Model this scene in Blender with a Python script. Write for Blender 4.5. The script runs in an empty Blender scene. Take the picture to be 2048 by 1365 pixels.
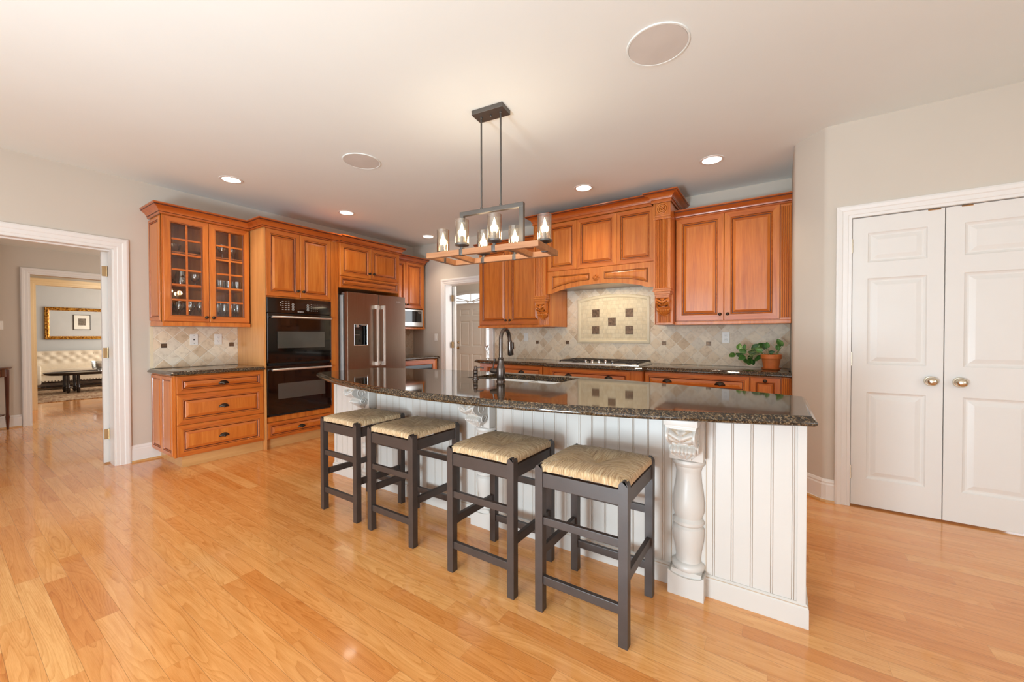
import bpy, bmesh, math, random
from mathutils import Vector, Matrix
PI = math.pi
rnd = random.Random(7)
S = bpy.context.scene
COL = S.collection

# ------------------------------------------------------------------ camera
def make_camera():
    yaw, p, r = 0.5917, 0.012824, 0.00196
    f = Vector((-math.sin(yaw)*math.cos(p), math.cos(yaw)*math.cos(p), -math.sin(p)))
    rt = Vector((math.cos(yaw), math.sin(yaw), 0))
    d = f.cross(rt)
    c, s = math.cos(r), math.sin(r)
    right = c*rt + s*d
    down = -s*rt + c*d
    cam = bpy.data.cameras.new('camera'); o = bpy.data.objects.new('camera', cam); COL.objects.link(o)
    m = Matrix((( right.x, -down.x, -f.x, 0), (right.y, -down.y, -f.y, 0), (right.z, -down.z, -f.z, 1.222), (0, 0, 0, 1)))
    o.matrix_world = m
    cam.sensor_width = 36.0; cam.sensor_fit = 'HORIZONTAL'
    cam.lens = 36.0*788.86/2048
    cam.clip_start = 0.05; cam.clip_end = 200
    S.camera = o
make_camera()

# ------------------------------------------------------------------ light and exposure
S.view_settings.view_transform = 'Standard'
S.view_settings.look = 'None'
S.view_settings.gamma = 1.0
S.view_settings.use_curve_mapping = False
S.view_settings.exposure = 0.06
try:
    S.cycles.max_bounces = 8; S.cycles.diffuse_bounces = 4; S.cycles.glossy_bounces = 4
    S.cycles.transmission_bounces = 6; S.cycles.transparent_max_bounces = 12
    S.cycles.caustics_reflective = False; S.cycles.caustics_refractive = False
    S.cycles.sample_clamp_indirect = 4.0
    S.cycles.blur_glossy = 0.5
    S.cycles.use_adaptive_sampling = True; S.cycles.adaptive_threshold = 0.015
    S.cycles.use_denoising = True
except Exception:
    pass
W = bpy.data.worlds.new('sky'); S.world = W; W.use_nodes = True
W.node_tree.nodes['Background'].inputs[0].default_value = (0.93, 0.97, 1.0, 1)
W.node_tree.nodes['Background'].inputs[1].default_value = 2.2

def area(name, loc, aim, sx, sy, power, col):
    l = bpy.data.lights.new(name, 'AREA'); l.shape = 'RECTANGLE'; l.size = sx; l.size_y = sy
    l.energy = power; l.color = col
    o = bpy.data.objects.new(name, l); COL.objects.link(o); o.location = loc
    o.rotation_euler = (Vector(aim)-Vector(loc)).to_track_quat('-Z', 'Y').to_euler()
    return o
DAY = (0.80, 0.92, 1.02)
WARM = (1.0, 0.80, 0.58)
# daylight through the breakfast-area windows behind and beside the camera
area('daylight_rear_window_a', (-2.6, -3.52, 1.55), (-2.6, 0, 1.75), 2.4, 1.9, 50, DAY)
area('daylight_rear_window_b', (1.0, -3.52, 1.55), (1.0, 0, 1.75), 2.4, 1.9, 50, DAY)
area('daylight_side_window', (3.62, 0.2, 1.55), (0, 0.2, 1.7), 2.4, 1.9, 15, DAY)
# unseen up-light added to brighten the ceiling, standing in for a photographer's flash
area('added_ceiling_bounce', (-1.1, -1.9, 0.5), (-1.7, 2.6, 2.74), .8, .8, 145, (.71, .90, 1.04))
area('hall_area_light', (-7.0, 2.9, 1.6), (-7.0, 0, 1.3), 1.6, 1.6, 27, (1, .93, .85))  # unseen area light inside the hall, whose walls have no window
area('daylight_sitting_room', (-12.6, 4.35, 1.6), (-12.6, 0, 1.2), 2.2, 1.8, 85, (1.0, .93, .85))
area('passage_lamp', (-9.5, 2.12, 2.36), (-9.5, 1.4, 0), .5, .5, 12, (1, .90, .77))
area('daylight_foyer', (-3.2, 6.0, 1.8), (-6, 6.0, 1.4), 1.6, 2.0, 24, (.97, .98, 1.0))

# ------------------------------------------------------------------ materials
def srgb(r, g, b):
    def c(x):
        x /= 255.0
        return x/12.92 if x <= 0.04045 else ((x+0.055)/1.055)**2.4
    return (c(r), c(g), c(b), 1)

class NT:
    def __init__(s, name):
        m = bpy.data.materials.new(name); m.use_nodes = True
        s.m = m; s.t = m.node_tree; s.n = s.t.nodes; s.l = s.t.links
        s.b = s.n['Principled BSDF']; s.out = s.n['Material Output']
    def new(s, t, **kw):
        x = s.n.new(t)
        for k, v in kw.items(): setattr(x, k, v)
        return x
    def link(s, a, b): s.l.new(a, b)
    def val(s, sock, v):
        if hasattr(v, 'is_output') or isinstance(v, bpy.types.NodeSocket): s.l.new(v, sock)
        else: sock.default_value = v
    def math(s, op, a, b=None, c=None):
        x = s.new('ShaderNodeMath', operation=op)
        s.val(x.inputs[0], a)
        if b is not None: s.val(x.inputs[1], b)
        if c is not None: s.val(x.inputs[2], c)
        return x.outputs[0]
    def mix(s, fac, a, b, blend='MIX'):
        x = s.new('ShaderNodeMix', data_type='RGBA', blend_type=blend)
        s.val(x.inputs['Factor'], fac); s.val(x.inputs[6], a); s.val(x.inputs[7], b)
        return x.outputs[2]
    def ramp(s, fac, stops, interp='LINEAR'):
        x = s.new('ShaderNodeValToRGB'); r = x.color_ramp; r.interpolation = interp
        while len(r.elements) < len(stops): r.elements.new(0.5)
        for e, (p, c) in zip(r.elements, stops): e.position = p; e.color = c
        s.val(x.inputs[0], fac); return x.outputs[0]
    def coord(s, out='Object', scale=(1, 1, 1), loc=(0, 0, 0), rot=(0, 0, 0)):
        t = s.new('ShaderNodeTexCoord'); mp = s.new('ShaderNodeMapping')
        s.link(t.outputs[out], mp.inputs[0]); mp.inputs['Scale'].default_value = scale
        mp.inputs['Location'].default_value = loc; mp.inputs['Rotation'].default_value = rot
        return mp.outputs[0]
    def noise(s, vec, scale=5, detail=3, rough=.5, dist=0, out=0):
        x = s.new('ShaderNodeTexNoise'); s.link(vec, x.inputs['Vector'])
        x.inputs['Scale'].default_value = scale; x.inputs['Detail'].default_value = detail
        x.inputs['Roughness'].default_value = rough; x.inputs['Distortion'].default_value = dist
        return x.outputs[out]
    def bump(s, h, strength=.2, dist=.01):
        x = s.new('ShaderNodeBump'); x.inputs['Strength'].default_value = strength
        x.inputs['Distance'].default_value = dist; s.link(h, x.inputs['Height'])
        s.link(x.outputs[0], s.b.inputs['Normal'])
    def set(s, **kw):
        names = dict(color='Base Color', rough='Roughness', metal='Metallic', spec='Specular IOR Level', coat='Coat Weight',
                     coatr='Coat Roughness', em='Emission Color', ems='Emission Strength', ior='IOR', trans='Transmission Weight', alpha='Alpha', sheen='Sheen Weight')
        for k, v in kw.items(): s.val(s.b.inputs[names[k]], v)
        return s

def plain(name, rgb, rough=.5, metal=0, coat=0, spec=.5, var=0.06, vscale=6, bump=0, bscale=200):
    n = NT(name)
    c = srgb(*rgb)
    v = n.coord()
    f = n.noise(v, vscale, 3)
    lo = tuple(x*(1-var) for x in c[:3])+(1,); hi = tuple(min(1, x*(1+var)) for x in c[:3])+(1,)
    n.set(color=n.ramp(f, [(.3, lo), (.7, hi)]), rough=rough, metal=metal, coat=coat, spec=spec)
    if coat: n.set(coatr=.08)
    if bump: n.bump(n.noise(v, bscale, 2), bump, .002)
    return n.m

def wood(name, base, dark, light, rough=.30, axis='z', coat=.3, amount=.5, scale=1.0):
    n = NT(name)
    sc = {'z': (14, 14, .9), 'x': (.9, 14, 14), 'y': (14, .9, 14)}[axis]
    v = n.coord(scale=tuple(k*scale for k in sc))
    oi = n.new('ShaderNodeObjectInfo')
    add = n.new('ShaderNodeVectorMath', operation='ADD'); n.link(v, add.inputs[0])
    sc2 = n.new('ShaderNodeVectorMath', operation='SCALE'); comb = n.new('ShaderNodeCombineXYZ')
    n.link(oi.outputs['Random'], comb.inputs[0]); n.link(oi.outputs['Random'], comb.inputs[1]); n.link(oi.outputs['Random'], comb.inputs[2])
    n.link(comb.outputs[0], sc2.inputs[0]); sc2.inputs['Scale'].default_value = 37.0
    n.link(sc2.outputs[0], add.inputs[1])
    g = n.noise(add.outputs[0], 1.6, 4, .55, .6)
    g2 = n.noise(add.outputs[0], 9, 2, .6)
    f = n.math('ADD', n.math('MULTIPLY', g, .75), n.math('MULTIPLY', g2, .25))
    f = n.math('ADD', f, n.math('MULTIPLY', n.math('SUBTRACT', oi.outputs['Random'], .5), .10))
    # wide staves glued edge to edge
    c = n.ramp(f, [(.5-amount*.5, srgb(*dark)), (.5, srgb(*base)), (.5+amount*.5, srgb(*light))])
    n.set(color=c, rough=rough, coat=coat, coatr=.12)
    n.bump(g2, .03, .002)
    return n.m

M = {}
M['wall'] = plain('wall_paint_greige', (206, 195, 181), .75, var=.015, vscale=2, spec=.2)
M['ceiling'] = plain('ceiling_paint', (235, 240, 237), .85, var=.01, vscale=2, spec=.15)
M['trim'] = plain('trim_paint_white', (232, 227, 221), .35, var=.01)
M['doorwhite'] = plain('door_paint_white', (226, 221, 214), .4, var=.01)
M['cream_trim'] = plain('trim_paint_cream', (238, 222, 190), .45, var=.01)
M['cream_wall'] = plain('wall_paint_cream', (226, 206, 168), .7, var=.015)
M['blue_wall'] = plain('wall_paint_blue_grey', (192, 190, 185), .75, var=.015)
M['foyer_wall'] = plain('wall_paint_foyer', (228, 222, 212), .75, var=.015)
M['cherry'] = wood('cherry_wood', (200, 111, 40), (168, 83, 24), (216, 136, 58))
M['cherry_h'] = wood('cherry_wood_crosswise', (194, 102, 37), (162, 76, 22), (208, 124, 52), axis='x')
M['cherry_d'] = wood('cherry_wood_moulding', (178, 88, 32), (148, 66, 21), (194, 106, 45), axis='x')
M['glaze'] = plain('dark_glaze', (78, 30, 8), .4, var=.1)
M['maple'] = wood('veneer_side_panel', (214, 148, 84), (200, 130, 68), (226, 164, 100), rough=.28)
M['toe'] = wood('toe_kick_wood', (208, 158, 98), (194, 142, 84), (220, 174, 116), axis='x')
M['bronze'] = plain('dark_bronze', (66, 56, 48), .38, .85, var=.15)
M['faucet'] = plain('oil_rubbed_bronze', (104, 94, 88), .25, .9, var=.15)
M['blackmetal'] = plain('matte_black_metal', (26, 25, 25), .45, .3, var=.1)
M['castiron'] = plain('cast_iron', (62, 54, 48), .55, .2, var=.15)
M['lampmetal'] = plain('brushed_graphite', (104, 100, 96), .42, .75, var=.08)
M['nickel'] = plain('satin_nickel', (214, 204, 184), .22, 1.0, var=.05)
M['brass'] = plain('aged_brass', (184, 152, 110), .35, .9, var=.1)
M['chrome'] = plain('chrome', (220, 220, 220), .1, 1.0, var=.02)
M['blackglass'] = plain('black_glass', (9, 8, 8), .04, 0, coat=.6, var=.02)
M['ovenwin'] = plain('oven_window_glass', (72, 70, 64), .05, 0, coat=1.0, var=.03)
M['ovenprint'] = plain('oven_print', (196, 190, 184), .5, var=.02)
M['steel_light'] = plain('pale_steel', (222, 220, 216), .28, .85, var=.03)
M['handle_steel'] = plain('pale_handle_steel', (236, 232, 226), .34, .55, var=.02)
M['plastic'] = plain('white_plastic', (238, 234, 226), .35, var=.01)
M['slot'] = plain('dark_slot', (50, 46, 42), .6)
M['sink'] = plain('white_enamel', (244, 244, 242), .15, coat=.5, var=.01)
M['stool'] = plain('stool_paint', (62, 50, 44), .42, var=.12, vscale=14, bump=.06, bscale=60)
M['island'] = plain('island_paint', (202, 194, 185), .38, var=.015, vscale=3)
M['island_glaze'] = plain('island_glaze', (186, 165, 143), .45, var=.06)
M['terracotta'] = plain('terracotta', (196, 106, 48), .6, var=.12, vscale=18, bump=.1, bscale=40)
M['soil'] = plain('potting_soil', (52, 40, 30), .9, var=.3, vscale=60)
M['stem'] = plain('plant_stem', (122, 138, 84), .5)
M['decotile'] = plain('copper_deco_tile', (112, 88, 68), .4, .5, var=.5, vscale=45, bump=.6, bscale=70)
M['mural_border'] = plain('mural_border_stone', (226, 211, 180), .45, var=.05, vscale=9)
M['speaker'] = plain('speaker_grille', (212, 208, 202), .8, var=.04, bump=.2, bscale=900)
M['darkwood'] = wood('dark_wood', (40, 26, 20), (26, 16, 12), (56, 36, 26), rough=.2)
M['redwood'] = wood('mahogany_wood', (84, 40, 24), (60, 28, 16), (104, 54, 32), rough=.25)
M['sofa'] = plain('beige_linen', (222, 206, 182), .85, var=.05, vscale=20, bump=.2, bscale=300)
M['nail'] = plain('nailhead', (70, 52, 38), .35, .8)
M['button'] = plain('linen_button', (150, 128, 102), .8)
M['candle'] = plain('candle_wax', (240, 234, 222), .5)
M['paper'] = plain('print_paper', (232, 226, 212), .8, var=.02)
M['etching'] = plain('etching_ink', (120, 108, 94), .8, var=.5, vscale=40)
M['framedark'] = plain('dark_frame', (62, 52, 44), .4)
M['rubber'] = plain('fridge_gasket', (70, 66, 62), .6)
M['greycase'] = plain('fridge_case', (198, 198, 196), .45, .2)

def mk_gold():
    n = NT('gilt_frame'); v = n.coord()
    f = n.noise(v, 34, 3)
    n.set(color=n.ramp(f, [(.35, srgb(96, 52, 14)), (.5, srgb(186, 122, 34)), (.65, srgb(226, 178, 84))]), rough=.35, metal=.6)
    n.bump(f, .8, .02); return n.m
M['gold'] = mk_gold()

def mk_mirror():
    n = NT('mirror_glass'); v = n.coord()
    n.set(color=n.ramp(n.noise(v, 3, 2), [(.4, (.86, .86, .85, 1)), (.6, (.9, .9, .89, 1))]), rough=.01, metal=1.0); return n.m
M['mirror'] = mk_mirror()

def mk_steel():
    n = NT('brushed_stainless'); v = n.coord(scale=(900, 900, 2))
    f = n.noise(v, 1, 2)
    n.set(color=n.ramp(f, [(.3, srgb(146, 128, 114)), (.7, srgb(170, 150, 134))]), rough=n.math('ADD', n.math('MULTIPLY', f, .10), .27), metal=1.0)
    return n.m
M['steel'] = mk_steel()

def mk_floor():
    n = NT('oak_plank_floor')
    t = n.new('ShaderNodeTexCoord'); sep = n.new('ShaderNodeSeparateXYZ'); n.link(t.outputs['Object'], sep.inputs[0])
    x, y = sep.outputs[0], sep.outputs[1]
    w = .0802
    yr = n.math('DIVIDE', n.math('ADD', y, .009), w)
    row = n.math('FLOOR', yr)
    wn = n.new('ShaderNodeTexWhiteNoise', noise_dimensions='1D'); n.link(row, wn.inputs['W'])
    wn2 = n.new('ShaderNodeTexWhiteNoise', noise_dimensions='1D'); n.link(n.math('ADD', row, 41.3), wn2.inputs['W'])
    L = n.math('ADD', n.math('MULTIPLY', wn2.outputs[0], .7), .62)
    xr = n.math('DIVIDE', n.math('ADD', x, n.math('MULTIPLY', wn.outputs[0], 9)), L)
    col = n.math('FLOOR', xr)
    cid = n.new('ShaderNodeCombineXYZ'); n.link(row, cid.inputs[0]); n.link(col, cid.inputs[1])
    pid = n.new('ShaderNodeTexWhiteNoise', noise_dimensions='3D'); n.link(cid.outputs[0], pid.inputs['Vector'])
    # seams
    fy = n.math('FRACT', yr); dy = n.math('MULTIPLY', n.math('MINIMUM', fy, n.math('SUBTRACT', 1, fy)), w)
    fx = n.math('FRACT', xr); dx = n.math('MULTIPLY', n.math('MINIMUM', fx, n.math('SUBTRACT', 1, fx)), L)
    seam = n.math('MAXIMUM', n.math('SUBTRACT', 1, n.math('DIVIDE', dy, .0013)), n.math('MULTIPLY', n.math('SUBTRACT', 1, n.math('DIVIDE', dx, .001)), .6))
    seam = n.math('MAXIMUM', seam, 0)
    # grain
    gv = n.new('ShaderNodeCombineXYZ')
    n.link(n.math('ADD', n.math('MULTIPLY', x, 2.2), n.math('MULTIPLY', pid.outputs[0], 50)), gv.inputs[0])
    n.link(n.math('ADD', n.math('MULTIPLY', y, 26), n.math('MULTIPLY', pid.outputs[0], 90)), gv.inputs[1])
    g = n.noise(gv.outputs[0], 1.0, 4, .6, .8)
    rings = n.math('FRACT', n.math('MULTIPLY', n.noise(gv.outputs[0], .30, 1.5, .5, .2), 30))
    rings = n.math('SUBTRACT', 1, n.math('POWER', rings, 2.2))
    gv2 = n.new('ShaderNodeCombineXYZ')
    n.link(n.math('MULTIPLY', x, 14), gv2.inputs[0]); n.link(n.math('MULTIPLY', y, 420), gv2.inputs[1])
    pores = n.noise(gv2.outputs[0], 1, 2, .6)
    f = n.math('ADD', n.math('MULTIPLY', g, .50), n.math('ADD', n.math('MULTIPLY', rings, .15), n.math('MULTIPLY', pores, .30)))
    fine = n.ramp(f, [(.22, srgb(182, 106, 48)), (.42, srgb(218, 147, 79)), (.60, srgb(234, 166, 98)), (.85, srgb(243, 186, 122))])
    tone = n.ramp(pid.outputs[0], [(0, (.86, .70, .54, 1)), (.2, (.95, .86, .76, 1)), (.5, (1.0, .96, .92, 1)), (.8, (1.03, 1.05, 1.06, 1)), (1, (1.08, 1.20, 1.34, 1))])
    c = n.mix(1.0, fine, tone, 'MULTIPLY')
    c = n.mix(n.math('MULTIPLY', seam, .55), c, srgb(112, 66, 34))
    n.set(color=c, rough=n.math('ADD', n.math('MULTIPLY', pores, .06), .14), coat=.45, coatr=.06, spec=.5)
    n.bump(n.math('ADD', n.math('MULTIPLY', seam, -1.0), n.math('MULTIPLY', pores, .10)), .16, .003)
    return n.m
M['floor'] = mk_floor()

def mk_granite():
    n = NT('polished_granite'); v = n.coord()
    vo = n.new('ShaderNodeTexVoronoi'); n.link(v, vo.inputs['Vector']); vo.inputs['Scale'].default_value = 210
    rgb = n.new('ShaderNodeSeparateColor'); n.link(vo.outputs['Color'], rgb.inputs[0])
    fl = n.ramp(rgb.outputs[0], [(0, srgb(16, 13, 11)), (.44, srgb(38, 29, 21)), (.62, srgb(92, 70, 46)), (.82, srgb(128, 104, 76)), (.93, srgb(146, 128, 104))], 'CONSTANT')
    nb = n.noise(v, 80, 4, .65)
    base = n.ramp(nb, [(.36, srgb(24, 20, 17)), (.52, srgb(58, 44, 31)), (.66, srgb(108, 84, 56))])
    c = n.mix(.55, base, fl)
    n.set(color=c, rough=.05, spec=.55, coat=.2, coatr=.03)
    return n.m
M['granite'] = mk_granite()

def mk_tile(name, u0, v0, d):
    n = NT(name)
    t = n.new('ShaderNodeTexCoord'); sep = n.new('ShaderNodeSeparateXYZ'); n.link(t.outputs['Object'], sep.inputs[0])
    u = n.math('SUBTRACT', sep.outputs[0], u0); v = n.math('SUBTRACT', sep.outputs[2], v0)
    a = n.math('DIVIDE', n.math('ADD', u, v), d); b = n.math('DIVIDE', n.math('SUBTRACT', u, v), d)
    cid = n.new('ShaderNodeCombineXYZ'); n.link(n.math('FLOOR', a), cid.inputs[0]); n.link(n.math('FLOOR', b), cid.inputs[1])
    wn = n.new('ShaderNodeTexWhiteNoise', noise_dimensions='3D'); n.link(cid.outputs[0], wn.inputs['Vector'])
    fa = n.math('FRACT', a); fb = n.math('FRACT', b)
    da = n.math('MINIMUM', fa, n.math('SUBTRACT', 1, fa)); db = n.math('MINIMUM', fb, n.math('SUBTRACT', 1, fb))
    dm = n.math('MINIMUM', da, db)
    oc = n.coord()
    addv = n.new('ShaderNodeVectorMath', operation='ADD'); n.link(oc, addv.inputs[0]); n.link(wn.outputs['Color'], addv.inputs[1])
    mot = n.noise(addv.outputs[0], 22, 5, .65, .5)
    edge = n.math('SUBTRACT', dm, n.math('MULTIPLY', mot, .012))
    grout = n.math('LESS_THAN', edge, .020)
    tc = n.ramp(wn.outputs[0], [(0, srgb(214, 188, 156)), (.35, srgb(234, 214, 186)), (.7, srgb(241, 225, 201)), (1, srgb(226, 213, 193))])
    mm = n.ramp(mot, [(.3, (.80, .75, .70, 1)), (.5, (1, 1, 1, 1)), (.7, (1.05, 1.04, 1.02, 1))])
    c = n.mix(1, tc, mm, 'MULTIPLY')
    c = n.mix(grout, c, srgb(234, 222, 202))
    n.set(color=c, rough=.5, spec=.35)
    sm = n.new('ShaderNodeMapRange'); n.link(dm, sm.inputs[0]); sm.inputs[1].default_value = .012; sm.inputs[2].default_value = .06
    n.bump(n.math('ADD', sm.outputs[0], n.math('MULTIPLY', mot, .3)), .35, .004)
    return n.m

def mk_mural():
    n = NT('small_stone_mosaic'); v = n.coord(rot=(PI/2, 0, 0))
    br = n.new('ShaderNodeTexBrick'); n.link(v, br.inputs['Vector']); br.inputs['Scale'].default_value = 1
    br.inputs['Brick Width'].default_value = .052; br.inputs['Row Height'].default_value = .05
    br.inputs['Mortar Size'].default_value = .0016; br.inputs['Mortar Smooth'].default_value = .3; br.offset = .35
    br.inputs['Color1'].default_value = srgb(230, 216, 186); br.inputs['Color2'].default_value = srgb(222, 205, 172); br.inputs['Mortar'].default_value = srgb(206, 190, 160)
    m = n.noise(n.coord(), 30, 4)
    c = n.mix(1, br.outputs['Color'], n.ramp(m, [(.35, (.93, .92, .9, 1)), (.65, (1.04, 1.03, 1.02, 1))]), 'MULTIPLY')
    n.set(color=c, rough=.5, spec=.3); n.bump(br.outputs['Fac'], -.2, .002)
    return n.m
M['mural'] = mk_mural()

def mk_rush():
    n = NT('woven_rush')
    uv = n.new('ShaderNodeUVMap'); mp = n.new('ShaderNodeMapping'); n.link(uv.outputs[0], mp.inputs[0])
    mp.inputs['Scale'].default_value = (330, 8, 1)
    g = n.noise(mp.outputs[0], 1, 3, .6, .3)
    mp2 = n.new('ShaderNodeMapping'); n.link(uv.outputs[0], mp2.inputs[0]); mp2.inputs['Scale'].default_value = (75, 14, 1)
    g2 = n.noise(mp2.outputs[0], 1, 2)
    f = n.math('ADD', n.math('MULTIPLY', g, .75), n.math('MULTIPLY', g2, .25))
    c = n.ramp(f, [(.30, srgb(116, 80, 48)), (.42, srgb(196, 152, 104)), (.54, srgb(228, 194, 146)), (.66, srgb(248, 228, 190))])
    n.set(color=c, rough=.55, spec=.4, sheen=.1); n.bump(g, 1.0, .012)
    return n.m
M['rush'] = mk_rush()

def mk_thin_glass(name, tint=(1, 1, 1, 1), seeds=False, refl=1.0, base_refl=0.0):
    n = NT(name)
    tr = n.new('ShaderNodeBsdfTransparent'); gl = n.new('ShaderNodeBsdfGlossy'); mx = n.new('ShaderNodeMixShader')
    lw = n.new('ShaderNodeLayerWeight'); lw.inputs['Blend'].default_value = .5
    fr_out = n.math('ADD', n.math('MULTIPLY', n.math('POWER', lw.outputs['Facing'], 3.0), .8), .05)
    gl.inputs['Roughness'].default_value = .02
    v = n.coord(); bub = n.noise(v, 260, 1)
    tr.inputs[0].default_value = tint
    if seeds:
        s_ = n.ramp(bub, [(.66, tint), (.72, (.55, .52, .48, 1))]); n.link(s_, tr.inputs[0])
        gl.inputs['Roughness'].default_value = .12; n.link(n.math('ADD', n.math('MULTIPLY', fr_out, refl), .10), mx.inputs[0])
    else:
        c_ = n.ramp(bub, [(.4, tint), (.6, tuple(x*.99 for x in tint[:3])+(1,))]); n.link(c_, tr.inputs[0])
        n.link(n.math('ADD', n.math('MULTIPLY', fr_out, refl), base_refl), mx.inputs[0])
    n.link(tr.outputs[0], mx.inputs[1]); n.link(gl.outputs[0], mx.inputs[2]); n.link(mx.outputs[0], n.out.inputs[0])
    return n.m
M['glass'] = mk_thin_glass('cabinet_glass', (.97, .97, .96, 1))
M['seeded'] = mk_thin_glass('seeded_glass', (.95, .90, .82, 1), True, refl=1.5)
M['crystal'] = mk_thin_glass('clear_glassware', (.95, .955, .95, 1), refl=3.0, base_refl=.10)

def emis(name, rgb, k):
    n = NT(name); v = n.coord()
    n.set(color=(0, 0, 0, 1), em=n.ramp(n.noise(v, 4, 1), [(.3, rgb), (.7, tuple(min(1, x*1.01) for x in rgb[:3])+(1,))]), ems=k); return n.m
M['bulb'] = emis('lit_bulb', (1, .84, .58, 1), 14)
M['canlight'] = emis('lit_can_lens', (1, .90, .74, 1), 9)

def mk_leaf():
    n = NT('pothos_leaf'); v = n.coord()
    oi = n.new('ShaderNodeObjectInfo')
    f = n.math('ADD', n.math('MULTIPLY', n.noise(v, 26, 3), .8), n.math('MULTIPLY', oi.outputs['Random'], .25))
    n.set(color=n.ramp(f, [(.35, srgb(38, 76, 30)), (.55, srgb(64, 112, 44)), (.75, srgb(132, 168, 86))]), rough=.35, spec=.5)
    return n.m
M['leaf'] = mk_leaf()

def mk_rug():
    n = NT('patterned_rug'); v = n.coord()
    f = n.noise(v, 9, 5, .7, 1.5)
    n.set(color=n.ramp(f, [(.35, srgb(92, 62, 48)), (.48, srgb(160, 122, 92)), (.55, srgb(206, 180, 146)), (.66, srgb(120, 92, 84))]), rough=.95, spec=.1)
    n.bump(n.noise(v, 300, 2), .4, .004); return n.m
M['rug'] = mk_rug()

M['lampwood'] = wood('lamp_frame_wood', (176, 122, 82), (146, 96, 62), (196, 146, 104), rough=.5, axis='x', coat=0)

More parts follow.
